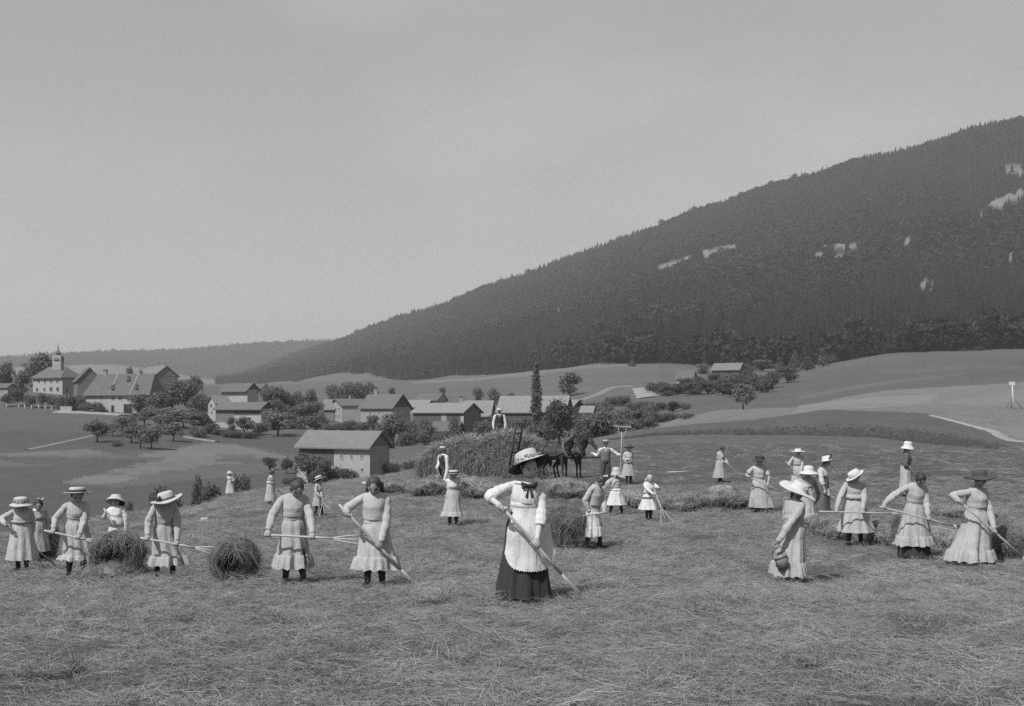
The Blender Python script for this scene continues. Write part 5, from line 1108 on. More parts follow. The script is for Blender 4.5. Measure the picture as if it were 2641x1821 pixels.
# the woman in front
d_ = dof(1350, 1552)
t = R_('fork', 'smooth wooden fork of the woman in the white apron, points in the stubble', (1288, 1300, -.40), (1480, 1516, -.22), 1350, 1549, tines=2, nr=.018)
MAIN = person('young woman in the foreground with white apron, dark skirt and wide flowered hat', 1350, 1549, 1182, hem=1548, hemw=72, waist=1318, yaw=12, lean=4, side=4, nod=15, turn=12, tilt=-5, tool=t, grip=(.03, .47), hint=((-.62, .62, .10), (.5, .5, -.9)), bodice=M_WHITE, skirt=M_BLACK, sleeves='elbow',
       hair=M_HAIRD, hat=dict(w=112, h=.52, rc=.56, dome=.10, droop=.10, curl=.05, ph=20, pitch=-24, roll=-12, flowers=44, mat=M_STRAW, under=M_STRAWU, z=.05, y=.10), collar=M_WHITE, sway=(0, 0), belt=M_WHITE)
def main_details(m):
    T, S, root, wz = m['T'], m['S'], m['root'], m['wz']
    # apron: a curved cloth over the front of the skirt, scalloped at the hem, one side blown out to the right
    rows, nC = 22, 64; rg = []; hz = (1549-1480)*m['d']/F
    for i in range(rows):
        q = i/(rows-1); row = []
        for j in range(nC):
            s = j/(nC-1)*2-1; wide = R(56+14*q)
            sc = (.020*abs(math.sin(j/(nC-1)*math.pi*26)) if i == rows-1 else 0)+.16*abs(s)**5*q*S*.6
            z = wz+.012-(wz-hz)*q+sc+(.05*s*s*q)
            e = max(0, min(1, (wz-z)/wz)); r0 = .093*S+(px(72, m['d'])-.093*S)*e**.92+.030*S*math.exp(-((e-.22)/.16)**2)
            a = -math.pi/2+s*wide+.20; fly = max(0, s-.5)**1.5*q*q*.24
            rr = (r0+.034+.012*q)*(1+.018*math.sin(7*s+2)*q+.010*math.sin(17*s)*q)
            row.append(Vector((rr*math.cos(a)+fly, rr*.87*math.sin(a)-fly*.1, z+fly*.25)))
        rg.append(row)
    ap = MB().loft(rg, closed=False); inner = [[v*1.0+Vector((-v.x, -v.y, 0)).normalized()*.006 for v in r_] for r_ in rg]
    crump(ap, .008, 8, .5).build('apron', M_WHITE, root)
    q = MB(); c = T(0, -.075*S, .80*S)
    for s in (-1, 1):
        q.add([c+Vector((0, -.012, .012)), c+Vector((0, -.012, -.012)), c+Vector((s*.085, -.014, -.045)), c+Vector((s*.095, -.008, .045)), c+Vector((s*.045, -.040, .0))], [(0, 1, 4), (1, 2, 4), (2, 3, 4), (3, 0, 4)])
        q.add([c+Vector((0, -.012, 0)), c+Vector((s*.010, -.03, -.005)), c+Vector((s*.050, -.03, -.13)), c+Vector((s*.018, -.026, -.15))], [(0, 1, 2, 3)])
    q.capsule(c+Vector((-.008, -.012, 0)), c+Vector((.008, -.012, 0)), .020, .020, 10); q.build('bow_tie', M_RIB, root, smooth=False)
main_details(MAIN)
# right half
t = R_('fork', 'fork with a bundle of hay carried behind the bareheaded girl in white', (1566, 1320, -.20), (1462, 1338, .0), 1530, 1414)
person('bareheaded girl in white stooping under a bundle of hay', 1530, 1414, 1221, hem=1391, hemw=27, waist=1318, yaw=52, nod=36, lean=12, tool=t, grip=(.42, .07), hint=((-.6, .9, .0), (.6, .2, -.6)), bodice=M_CREAM, skirt=M_WHITE, flounce=.36, hair=M_HAIRB, hairdo='braid', extra=dict(bow=(0, .0, .55)), feet=(-.08, .10), spread=.06, belt=M_CREAM)
d_ = dof(1562, 1249)
t = R_('rake', 'long hay rake held upright by the man at the horses, head in the air', (1599, 1244, -.25), (1604, 1112, -.25), 1562, 1249, bar=((1582, 1098, -.25), (1628, 1102, -.25)), ntooth=10, tdir=Vector((0, -.4, .9)))
person('man in a light waistcoat and boater reaching for the bridle', 1562, 1249, 1138, yaw=2, man=M_LWAIST, hands=((1525, 1169, .3, (0, .3, 1)), None), tool=t, grip=(None, .53), hint=((-.2, .4, -1), (.8, .3, -.6)), hair=M_HAIRD, hairdo='', hat=dict(w=24, h=.36, dome=.02, band=M_RIB, bandh=.55, mat=M_STRAW, pitch=-8), lean=0, spread=.075, extra=dict(beard=1))
person('girl with a dark feathered hat and folded arms beside the upright rake', 1621, 1249, 1150, hem=1233, hemw=20, waist=1196, yaw=12, hands=((1626, 1185, -.22), (1616, 1186, -.22)), bodice=M_CREAM, skirt=M_GREYC, hat=dict(w=29, h=.36, mat=M_STRAWD, feather=60, pitch=-6, flowers=5), hair=M_HAIRD, smock=True)
t = R_('pole', 'pole carried slantwise by the girl in the bucket hat', (1599, 1216, -.22), (1540, 1279, -.15), 1589, 1330)
person('girl in a bell-shaped hat and white frock with dark braid trim, legs apart', 1589, 1330, 1214, hem=1309, hemw=27, waist=1262, yaw=4, lean=2, tool=t, grip=(.88, .14), hint=((-1, .3, -.2), (1, .3, -.4)), bodice=M_CREAM, skirt=M_WHITE, hat=dict(w=28, h=.55, dome=.2, droop=.5, rc=.5, mat=M_STRAW, band=M_GREYC, bandh=.2), spread=.13, hair=M_HAIRB, trims=(.62,), belt=M_RIB)
t = R_('rake', 'small white rake of the little fair-haired girl', (1683, 1252, -.25), (1718, 1348, 'g'), 1673, 1344, bar=((1689, 1358, 'g'), (1755, 1349, 'g')), ntooth=11)
person('little fair-haired girl in a white frock raking on her own', 1673, 1344, 1226, hem=1321, hemw=26, waist=1275, yaw=14, nod=16, tool=t, grip=(.24, .06), hint=((-1, .3, -.5), (1, .3, -.3)), bodice=M_WHITE, skirt=M_WHITE, hair=M_HAIRL, hairdo='loose', belt=M_RIB, trims=(.55,), spread=.04)
t = R_('pole', 'thin rake handle behind the far girl with dark hair', (1873, 1194, -.15), (1928, 1245, 'g'), 1857, 1246)
person('far bareheaded girl with dark hair and shoulder straps', 1857, 1246, 1151, hem=1234, hemw=20, waist=1186, yaw=38, nod=30, tool=t, grip=(.02, .10), bodice=M_CREAM, skirt=M_GREYC, belt=M_MIDG, hair=M_HAIRD, hairdo='braid', spread=.035)
t = R_('pole', 'fork handle of the woman in short sleeves', (1924, 1226, -.32), (2020, 1270, -.32), 1958, 1322)
person('woman in short sleeves and a dark hat with a pale brim edge', 1958, 1322, 1178, hem=1312, hemw=33, waist=1236, yaw=-6, nod=26, lean=5, tool=t, grip=(.10, .58), hint=((-.7, .5, -.5), (.7, .5, -.5)), bodice=M_CREAM, skirt=M_CREAM, sleeves='short', hat=dict(w=38, h=.46, dome=.1, mat=M_STRAWD, droop=.1, band=M_RIB, bandh=.8, pitch=0, roll=4), hair=M_HAIRD, sway=(8, .1), belt=M_CREAM, under=True)
t = R_('pole', 'handle held by the farthest woman in a white hat', (2026, 1190, -.25), (2082, 1246, -.3), 2058, 1268)
person('farthest woman in a flat white hat, seen above the others', 2058, 1268, 1158, hem=1256, hemw=20, waist=1201, yaw=-10, nod=24, lean=6, tool=t, grip=(.18, .62), bodice=M_CREAM, hat=dict(w=36, h=.32, mat=M_WHITE, pitch=2), hair=M_HAIRD, belt=M_MIDG)
t = R_('pole', 'rake handle slanting down from behind the big white hat', (2050, 1275, -.32), (2138, 1336, 'g'), 2080, 1367)
person('girl in a domed white hat, behind the woman with the pail', 2080, 1367, 1206, hem=1346, hemw=30, waist=1263, yaw=4, nod=26, lean=8, tool=t, grip=(.10, .48), hint=((-1, .3, -.3), (1, .3, -.5)), bodice=M_GREYC, skirt=M_CREAM, flounce=.2, hat=dict(w=46, h=.46, dome=.2, droop=.22, mat=M_WHITE, pitch=3), hair=M_HAIRD, feet=(.05, .0), spread=.05)
t = R_('pole', 'short visible handle of the woman in the grey skirt', (2124, 1269, -.2), (2166, 1294, -.2), 2118, 1330)
person('woman in a grey skirt and white hat tied with a dark scarf', 2118, 1330, 1180, hem=1327, hemw=27, waist=1230, yaw=58, nod=26, lean=8, tool=t, grip=(.06, .32), bodice=M_WHITE, skirt=M_MIDG, belt=M_RIB, hat=dict(w=58, h=.5, mat=M_WHITE, pitch=-10, scarf=1), hair=M_HAIRD, sleeves='elbow')
t = R_('fork', 'level fork handle of the woman in the tilted white hat', (2112, 1319, -.34), (2330, 1325, -.34), 2204, 1407)
person('woman in a loose checked smock with a tilted white hat', 2204, 1407, 1212, hem=1380, hemw=45, waist=1290, yaw=-8, nod=40, turn=-10, lean=6, tool=t, grip=(.21, .52), hint=((-.6, .6, -.6), (.6, .6, -.6)), bodice=M_GIN2, skirt=M_CREAM, smock=True, hat=dict(w=50, h=.40, dome=.03, mat=M_WHITE, roll=-32, pitch=14, band=M_GREYC, bandh=.3), hair=M_HAIRD, spread=.075, feet=(.0, .05), sway=(4, 0), stout=1.05)
d_ = dof(2045, 1508)
PAILW = person('woman in a checked dress seen from behind, carrying a pail under a huge hat', 2046, 1508, 1250, hem=1492, hemw=50, waist=1350, yaw=122, nod=22, turn=4, lean=6, hands=((2003, 1408, -.24, (1, .3, 0)), (2082, 1350, .05)), hint=((-.3, .9, -.6), (.6, .5, -.6)), bodice=M_GIN, hair=M_HAIRD, hairdo='braid', belt=M_GREYC, flounce=.26,
       hat=dict(w=100, h=.42, dome=.04, droop=.10, curl=.08, ph=60, mat=M_WHITE, roll=-26, pitch=12, bow=200, bowmat=M_GREYC, y=.03, x=-.05), sway=(-12, -.05), spread=.06)
person('woman in profile with a rounded white hat and light skirt, far right', 2335, 1284, 1147, hem=1276, hemw=19, waist=1200, yaw=78, hands=((2352, 1216, -.1), (2350, 1218, .1)), bodice=M_MIDG, skirt=M_CREAM, hat=dict(w=33, h=.55, dome=.2, droop=.4, mat=M_WHITE, under=M_STRAWU, pitch=6), hair=M_HAIRD, hairdo='braid', sleeves='elbow', belt=M_MIDG)
t = R_('fork', 'fork handle crossing the skirt of the bareheaded woman', (2268, 1306, -.34), (2490, 1364, -.30), 2357, 1441)
person('bareheaded woman bowing low over her fork, dark underskirt showing', 2357, 1441, 1217, hem=1414, hemw=52, waist=1299, yaw=14, nod=52, lean=10, tool=t, grip=(.05, .57), hint=((-.7, .6, -.2), (.5, .7, -.6)), bodice=M_STR, skirt=M_GIN2, flounce=.22, belt=M_GREYC, hair=M_HAIRD, hairdo='bun', under=True, hfac=.97)
t = R_('fork', 'long handle running out of the right picture edge', (2466, 1285, -.34), (2662, 1462, 'g'), 2518, 1456, nr=.017)
person('woman in a striped dress and broad black hat, far right', 2518, 1456, 1222, hem=1450, hemw=62, waist=1316, yaw=24, nod=16, turn=22, lean=3, tool=t, grip=(.06, .50), hint=((-.7, .7, -.1), (.6, .5, -.7)), bodice=M_STR, skirt=M_GIN2, flounce=.22, belt=M_GREYC, hair=M_HAIRD, hat=dict(w=74, h=.50, dome=.08, mat=M_STRAWD, curl=.10, ph=90, roll=-6, pitch=-4, y=.05), sway=(-14, 0), stout=1.1)
# ------------------------------------------------------------------ hay: stalks as thin bent ribbons
M_HAY = mat('dry_hay', .28, rough=.8, var=.38, scale=5, rnd=.22, spec=.2)
M_HAYD = mat('green_hay', .225, rough=.8, var=.4, scale=5, rnd=.22, spec=.2)
M_HAYSHADE = mat('shade_toned_inner_hay', .04, rough=.9, var=.4, scale=9)  # shade inside the hollow bundles, put into the colour of their core
M_GRASS = mat('tall_grass', .12, rough=.8, var=.3, scale=.6, rnd=.25, spec=.2)
def ribbons(P0, D, L, bend, width, seg=3):
    n = len(P0); D = D/np.linalg.norm(D, axis=1, keepdims=True); sd = np.cross(D, rng.normal(size=(n, 3))); sd /= np.linalg.norm(sd, axis=1, keepdims=True)+1e-9
    w = (np.broadcast_to(width, (n,))/2)[:, None]; V = []
    for k in range(seg+1):
        s = k/seg; c = P0+D*(L*s)[:, None]+bend*(s*s)
        tp = 1-.55*s; V += [c-sd*w*tp, c+sd*w*tp]
    V = np.stack(V, 1).reshape(-1, 3); b = (np.arange(n)*(2*seg+2))[:, None]
    F_ = np.concatenate([b+np.array([2*k, 2*k+1, 2*k+3, 2*k+2]) for k in range(seg)], 0)
    return V, F_
def unit(n): v = rng.normal(size=(n, 3)); return v/np.linalg.norm(v, axis=1, keepdims=True)
def tuft_mesh(kind, m):
    if kind == 'flat':
        n = 150; a = rng.uniform(0, 6.28, n); q = .30*np.sqrt(rng.random(n)); P0 = np.stack([q*np.cos(a), q*np.sin(a), rng.uniform(0, .028, n)], 1)
        th = rng.normal(0, 1.5, n)+rng.uniform(0, 6.28); D = np.stack([np.cos(th), np.sin(th), rng.normal(.06, .16, n)], 1); L = rng.uniform(.05, .20, n)
        bend = np.stack([rng.normal(0, .035, n), rng.normal(0, .035, n), rng.uniform(-.04, .005, n)], 1); w = rng.uniform(.0016, .0042, n)
    elif kind == 'wisp':
        n = 80; a = rng.uniform(0, 6.28, n); q = .24*np.sqrt(rng.random(n)); P0 = np.stack([q*np.cos(a), q*np.sin(a), np.zeros(n)], 1)
        D = np.stack([rng.normal(0, .6, n), rng.normal(0, .6, n), np.ones(n)], 1); L = rng.uniform(.03, .12, n); bend = np.stack([rng.normal(0, .04, n), rng.normal(0, .04, n), -rng.uniform(0, .03, n)], 1); w = rng.uniform(.0016, .0038, n)
    elif kind == 'clump':
        n = 260; d = unit(n); d[:, 2] = np.abs(d[:, 2]); P0 = d*np.array([.24, .24, .07])*rng.uniform(.4, 1, (n, 1)); th = rng.normal(0, 1.3, n)+rng.uniform(0, 6.28)
        D = np.stack([np.cos(th), np.sin(th), rng.normal(.05, .22, n)], 1); L = rng.uniform(.06, .24, n); bend = np.stack([rng.normal(0, .05, n), rng.normal(0, .05, n), -rng.uniform(.0, .07, n)], 1); w = rng.uniform(.0018, .0044, n)
    else:
        n = 60; a = rng.uniform(0, 6.28, n); q = .25*np.sqrt(rng.random(n)); P0 = np.stack([q*np.cos(a), q*np.sin(a), np.zeros(n)], 1)
        D = np.stack([rng.normal(0, .3, n), rng.normal(0, .3, n), np.ones(n)], 1); L = rng.uniform(.12, .34, n); bend = np.stack([rng.normal(0, .07, n), rng.normal(0, .07, n), -rng.uniform(0, .06, n)], 1); w = rng.uniform(.012, .026, n)
    V, F_ = ribbons(P0, D, L, bend, w); return mesh('hay_tuft', V, F_, smooth=False, mats=(m,))
def field_points(d0, d1, dens, um=(-420, 3060), thr=None):
    n = int(dens*.5*(d1*d1-d0*d0)*(um[1]-um[0])/F); d = np.sqrt(rng.uniform(d0*d0, d1*d1, n)); u = rng.uniform(um[0], um[1], n); x = (u-UC)/F*d
    if thr is not None:
        k = fbm(x*.8, d*.55, 4, 51)+.25*fbm(x*3.1, d*2.2, 2, 61)-.12+rng.uniform(-.10, .10, n) > thr; x, d = x[k], d[k]
    return x, d
def build_hay():
    cl = bpy.data.collections.new('hay_kinds')
    for i in range(5): proto(cl, 'a_flat_%d' % i, tuft_mesh('flat', M_HAY if i % 3 else M_HAYD))
    for i in range(3): proto(cl, 'b_wisp_%d' % i, tuft_mesh('wisp', M_HAYD if i else M_HAY))
    for i in range(4): proto(cl, 'c_clump_%d' % i, tuft_mesh('clump', M_HAYD if i % 2 else M_HAY))
    pts, rot, scl, ix = [], [], [], []
    def put(x, d, lo, hi, s0, s1, tilt=.15):
        z = zt(x, d)
        for q in range(len(x)):
            pts.append((x[q], d[q], z[q]-.025)); rot.append((rng.normal(0, tilt), rng.normal(0, tilt), rng.uniform(0, 6.28))); s = rng.uniform(s0, s1); scl.append((s, s, s*rng.uniform(.55, .95))); ix.append(int(rng.integers(lo, hi)))
    put(*field_points(5.5, 14, 68, thr=.42), 0, 5, .7, 1.15); put(*field_points(5.5, 14, 22), 5, 8, .7, 1.2); put(*field_points(5.5, 14, 9.0, thr=.50), 8, 12, .7, 1.4)
    put(*field_points(14, 30, 26, thr=.40), 0, 5, .95, 1.5); put(*field_points(14, 30, 9), 5, 8, .9, 1.4); put(*field_points(14, 30, 2.4, thr=.52), 8, 12, .8, 1.7)
    x, d = field_points(30, 64, 8.5, thr=.34); k = (x < (1250-UC)/F*d) | (d < 41) | (rng.random(len(x)) < .25); put(x[k], d[k], 0, 5, 1.15, 1.8)
    x, d = field_points(30, 58, .35, thr=.5); k = (x < (1500-UC)/F*d) | (d < 42); put(x[k], d[k], 8, 12, 1.2, 2.2)
    scatter('cut_hay', pts, rot, scl, ix, cl, kind='stuff'); print('hay tufts', len(pts))
    # uncut grass on the bank beyond the mown field
    cg = bpy.data.collections.new('grass_kinds')
    for i in range(4): proto(cg, 'grass_%d' % i, tuft_mesh('tall', M_GRASS))
    poly = [(1560, 1137), (1700, 1123), (1851, 1121), (2051, 1123), (2248, 1128), (2455, 1152), (2641, 1167), (2800, 1180), (2800, 1160), (2641, 1145), (2481, 1096), (2377, 1067), (2131, 1060), (1951, 1084), (1801, 1095), (1675, 1108)]
    n = 60000; d = rng.uniform(62, 100, n); u = rng.uniform(1560, 2800, n); x = (u-UC)/F*d; z = zt(x, d); v = VH-z*F/d; k = inpoly(u, v, poly); top = np.interp(u, [1560, 1675, 1801, 1951, 2131, 2377, 2481, 2641, 2800], [1130, 1108, 1095, 1084, 1060, 1067, 1096, 1145, 1160]); bt = np.interp(u, [1560, 1700, 1851, 2051, 2248, 2455, 2641, 2800], [1137, 1123, 1121, 1123, 1128, 1152, 1167, 1180]); f_ = (v-top)/np.maximum(bt-top, 1); k &= (f_ > .5) & (rng.random(n) < np.clip((f_-.5)*1.8, .03, .9)); x, d, z = x[k][:9000], d[k][:9000], z[k][:9000]; n = len(x)
    scatter('tall_grass', np.stack([x, d, z-.03], 1), np.stack([rng.normal(0, .1, n), rng.normal(0, .1, n), rng.uniform(0, 6.28, n)], 1), rng.uniform(.25, .5, (n, 1))*np.ones((1, 3)), rng.integers(0, 4, n), cg, kind='stuff'); print('bank grass', n)
def hay_pile(name, label, c, rad, n, L=(.25, .55), width=.009, droop=.25, m=None, cat='hay', group=None, flat=.0, lump=.28, seedn=0, core=.86, hang=0.0, root=None, zclip=None, hollow=0.0, inner=None):
    """a heap or bundle: lumpy core with stalks lying over it, c is the middle"""
    n = int(n*1.7); L = (L[0]*.6, L[1]*.72)
    c = Vector(c); m = m or M_HAY; r = np.array(rad); own = root is None
    if own: root = empty(name, c, label=label, cat=cat, group=group)
    def shape(d):
        lum = 1+lump*(fbm(d[:, 0]*1.7+seedn*3.1+5, d[:, 1]*1.7+d[:, 2]*1.3+9, 3, seedn)-.5)*2
        q = d*r*lum[:, None]; 
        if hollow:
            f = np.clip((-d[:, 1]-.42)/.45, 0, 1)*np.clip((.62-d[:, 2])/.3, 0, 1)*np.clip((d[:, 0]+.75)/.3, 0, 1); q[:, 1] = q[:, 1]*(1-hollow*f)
        if flat: q[:, 2] = np.where(q[:, 2] < 0, q[:, 2]*(1-flat), q[:, 2])
        if zclip is not None: q[:, 2] = np.maximum(q[:, 2], zclip)
        return q
    nu, nv = 28, 16; V = []
    for i in range(nv):
        th = math.pi*(i+.5)/nv
        for j in range(nu): a = 2*math.pi*j/nu; V.append((math.sin(th)*math.cos(a), math.sin(th)*math.sin(a), -math.cos(th)))
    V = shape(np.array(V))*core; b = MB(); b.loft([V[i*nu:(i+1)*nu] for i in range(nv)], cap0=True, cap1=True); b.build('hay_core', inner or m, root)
    d = unit(n)
    if hollow: k = rng.random(n) < np.where((d[:, 1] < -.5) & (d[:, 2] < .55) & (d[:, 0] > -.7), .05, 1.0); d = d[k]; n = len(d)
    q = shape(d)*rng.uniform(.82, 1.02, (n, 1)); nr_ = d/r; nr_ /= np.linalg.norm(nr_, axis=1, keepdims=True); tan = np.cross(nr_, unit(n)+.6*np.array([0, .3, .1])); tan /= np.linalg.norm(tan, axis=1, keepdims=True)+1e-9
    tan = tan+nr_*rng.normal(.06, .14, (n, 1)); tan[:, 2] -= .3*droop
    LL = rng.uniform(L[0], L[1], n)*.62; bend = np.stack([rng.normal(0, .12, n), rng.normal(0, .12, n), -rng.uniform(.0, .8, n)*droop], 1)*LL[:, None]-nr_*(LL*LL/(r.mean()*2.2))[:, None]
    if hang:
        k = rng.random(n) < hang; q[k, 2] = -np.abs(q[k, 2])*.6; tan[k] = np.stack([rng.normal(0, .5, k.sum()), rng.normal(0, .4, k.sum()), -np.ones(k.sum())], 1)
    Vv, Ff = ribbons(q, tan, LL, bend, rng.uniform(.6, 1.3, n)*width)
    obj('hay_stalks', mesh('hay_stalks', Vv, Ff, smooth=False, mats=(m,)), root, kind='stuff')
    if rng.random() < 2: 
        n2 = n//22; d = unit(n2); q = shape(d); Vv, Ff = ribbons(q, d*.5+unit(n2)*.9, rng.uniform(L[0], L[1], n2)*.6, np.stack([rng.normal(0, .1, n2), rng.normal(0, .1, n2), -rng.uniform(0, .35, n2)], 1), rng.uniform(.6, 1.1, n2)*width*.8)
        obj('stray_stalks', mesh('stray_stalks', Vv, Ff, smooth=False, mats=(M_HAY,)), root, kind='stuff')
    return root
def pile_px(label, u0, u1, v0, v1, n, name='hay_heap', depth=None, d=None, dd=0, **kw):
    u, vb = (u0+u1)/2, v1; p = hit(u, vb, 8) if d is None else None; dd_ = (p.y if d is None else d)+dd
    rx = px(u1-u0, dd_)/2; rz = px(v1-v0, dd_)/2; c = P(u, (v0+v1)/2, dd_); ry = depth or min(rx, max(rz*1.1, .35))
    w = max(.0035, dd_*.00025)
    return hay_pile(name, label, c, (rx*.93, ry, rz*.93), n, width=w, seedn=int(u) % 97, **kw)
# bundles on the forks and heaps lying about
pile_px('loose upright bundle of hay behind the far-left girl', 92, 150, 1330, 1456, 2600, name='hay_bundle', L=(.2, .5), m=M_HAYD, dd=.5)
pile_px('arched heap of hay being lifted by the girl in the flat boater', 236, 372, 1362, 1470, 5200, name='hay_bundle', L=(.3, .7), d=dof(300, 1490)+.1, hang=.15, m=M_HAYD, depth=.45, hollow=1.0, inner=M_HAYSHADE)
pile_px('loose hay lying under the lifted arched heap', 215, 380, 1440, 1496, 2600, L=(.25, .5), d=dof(300, 1490)+.15, m=M_HAY, depth=.5)
pile_px('dark round sheaf of hay standing between the checked girls', 536, 672, 1382, 1500, 6600, name='hay_sheaf', L=(.3, .65), m=M_HAYD, depth=.5, hang=.12, hollow=1.25, inner=M_HAYSHADE)
pile_px('hanging bundle of hay on the stooping girl\'s fork', 1400, 1512, 1308, 1382, 4200, name='hay_bundle', d=dof(1530, 1414)+.1, L=(.35, .75), hang=.3, m=M_HAYD, depth=.5, lump=.55, core=.7)
pile_px('upright bundle of hay behind the woman in the black hat', 2560, 2626, 1338, 1432, 3200, name='hay_bundle', d=dof(2518, 1456)+.9, L=(.3, .6), m=M_HAYD, hang=.15, depth=.5)
pile_px('dark bundle of hay between the smock and the bareheaded woman', 2304, 2330, 1326, 1400, 1500, name='hay_bundle', d=dof(2357, 1441)+1.2, L=(.25, .5), m=M_HAYD, hang=.15)
pile_px('low heap of hay at the prongs left of the foreground woman', 1055, 1160, 1508, 1552, 2600, d=dof(1100, 1545), L=(.2, .5), depth=.5, m=M_HAY)
G_W = 'windrows of raked hay across the field'
for lab, a in (('hay windrow behind the woman in the white boater, right of her', (1172, 1285, 1232, 1284)), ('hay windrow left of the woman in the white boater', (1052, 1152, 1238, 1276)), ('hay windrow in front of the horses', (1395, 1520, 1236, 1284)),
               ('hay windrow behind the girl in the bell-shaped hat', (1598, 1668, 1266, 1302)), ('long hay windrow right of the little fair-haired girl', (1690, 1800, 1272, 1313)), ('hay windrow in front of the far bareheaded girl', (1810, 1930, 1258, 1306)),
               ('heap of hay at the end of the rake behind the pail woman', (2098, 2176, 1332, 1382)), ('heap of hay behind the woman in the loose smock', (2232, 2318, 1342, 1402)), ('small heap of hay between the two women at the far right', (2396, 2450, 1364, 1404)),
               ('hay windrow below the bearded man', (1100, 1200, 1224, 1258)), ('low windrow on the field edge behind the girl with the bow', (950, 1060, 1244, 1272)), ('low windrow on the far right behind the profile woman', (2400, 2540, 1308, 1330))):
    pile_px(lab, *a, int(1500+(a[1]-a[0])*26), L=(.25, .6), group=None, droop=.2, depth=1.0, lump=.85, flat=.35, name='hay_windrow')
# clumps in the near stubble that catch the eye
for lab, a in (('dark tuft of hay in the stubble below the two girls', (648, 735, 1588, 1608)), ('dark tangle of hay in the stubble at the lower right', (2010, 2120, 1680, 1712)), ('tangle of hay below the woman with the pail', (1830, 1930, 1526, 1550)), ('coarse tuft of grass at the lower right edge', (2260, 2440, 1772, 1815)), ('tangle of hay at the lower left edge', (60, 210, 1706, 1740)), ('small tuft of hay in the stubble below the pail', (2190, 2240, 1538, 1552)), ('tuft of hay in the stubble centre left', (1140, 1230, 1676, 1700))):
    pile_px(lab, *a, 1500, name='hay_tuft', L=(.12, .34), m=M_HAYD, depth=.25, lump=.5, flat=.3, core=.7)

# ------------------------------------------------------------------ wagon, load, horses
M_OLDW = mat('old_wagon_wood', .055, var=.3, scale=4); M_IRON = mat('worn_iron', .06, rough=.5)
wg_d = 51.5; gnd = ground(1250, wg_d)
wag = empty('hay_wagon', gnd, R(-6), label='wooden hay wagon hidden under its load, dark ladder at the front', cat='wagon')
MB().box((0, 0, .95), (5.0, 1.5, .14)).build('bed', M_OLDW, wag, smooth=False)
for x in (-1.9, 1.6):
    for y in (-.95, .95):
        q = MB(); q.tube([(x+.52*math.cos(R(15*i)), y, .52+.52*math.sin(R(15*i))) for i in range(25)], .045, 8); w_ = q.build('wheel', M_IRON, wag)
        q = MB()
        for i in range(10): q.prism((x, y, .52), (x+.5*math.cos(R(36*i)), y, .52+.5*math.sin(R(36*i))), .028, .022, 6)
        q.build('spokes', M_OLDW, w_); MB().prism((x, y-.12, .52), (x, y+.12, .52), .09, .09, 10).build('hub', M_OLDW, w_)
lx0, lx1 = P(1322, 1200, 49.7)-gnd, P(1341, 1088, 49.7)-gnd
inv_ = RZm(6); a0, a1 = inv_ @ lx0, inv_ @ lx1; sd_ = Vector((0, 0, 0))
lad = MB()
for s in (-1, 1):
    o_ = Vector((s*.11, s*.18, 0)); lad.prism(a0+o_, a1+o_+Vector((s*.03, 0, 0)), .055, .045, 6)
for q_ in (.30, .52, .74, .96): lad.prism(a0.lerp(a1, q_)+Vector((-.15, -.22, 0)), a0.lerp(a1, q_)+Vector((.15, .22, 0)), .03, .03, 6)
lad.build('front_ladder', M_OLDW, wag)
MB().prism((2.4, 0, .8), (5.6, -1.2, .95), .06, .045, 8).build('shaft', M_OLDW, wag)
load = empty('hay_load', gnd, R(-6), label='great load of loose hay heaped over the wagon and trailing to the ground', cat='hay')
def load_top(t): return np.interp(t, [0, .05, .1, .2, .35, .48, .6, .7, .8, .9, .96, 1], [.75, 1.1, 1.3, 1.52, 1.78, 1.62, 1.93, 2.0, 1.95, 1.70, 1.35, .9])*.98
def load_pt(t, a, n=1.0):                                # t along the wagon, a round the section (0 = near ground, pi = far ground)
    H = load_top(t); wd = 1.30*np.sqrt(np.clip(1-((t-.5)/.53)**6, .05, 1)); ca, sa = np.cos(a), np.sin(a)
    lum = 1+.42*(fbm(t*6, a*1.5+3, 3, 13)-.5)*2
    return np.stack([(t-.5)*5.45, -wd*np.sign(ca)*np.abs(ca)**.55*lum*n, .22+(H-.22)*np.abs(sa)**.62*(.93+.07*lum)*n], 1)
tt, aa = np.meshgrid(np.linspace(0, 1, 40), np.linspace(.0, math.pi, 26), indexing='ij'); CV = load_pt(tt.ravel(), aa.ravel(), .93).reshape(40, 26, 3)
MB().loft([CV[i] for i in range(40)], closed=False, cap0=True, cap1=True).build('hay_core', M_HAYD, load)
n = 34000; t_ = rng.uniform(0, 1, n); a_ = rng.uniform(0, math.pi*.72, n); q = load_pt(t_, a_, 1)*1.0
D0 = np.stack([rng.normal(0, .9, n), -np.cos(a_)*.25+rng.normal(0, .3, n), rng.normal(-.25, .6, n)], 1); LL = rng.uniform(.2, .6, n)
V_s, F_s = ribbons(q, D0, LL, np.stack([rng.normal(0, .08, n), -np.abs(rng.normal(0, .06, n)), -rng.uniform(.1, .5, n)], 1), rng.uniform(.009, .019, n))
obj('hay_stalks', mesh('hay_stalks', V_s, F_s, smooth=False, mats=(M_HAYD,)), load, kind='stuff')
n = 5000; t_ = rng.uniform(0, 1, n); a_ = rng.uniform(.02, .5, n); q = load_pt(t_, a_, 1.02); k = fbm(t_*9, t_*3, 2, 5) > .42; q = q[k]; n = len(q)
V_s, F_s = ribbons(q, np.stack([rng.normal(0, .25, n), rng.normal(-.1, .2, n), -np.ones(n)], 1), rng.uniform(.25, .6, n), np.stack([rng.normal(0, .08, n), rng.normal(0, .05, n), np.zeros(n)], 1), rng.uniform(.012, .026, n))
obj('trailing_stalks', mesh('trailing_stalks', V_s, F_s, smooth=False, mats=(M_HAYD,)), load, kind='stuff')
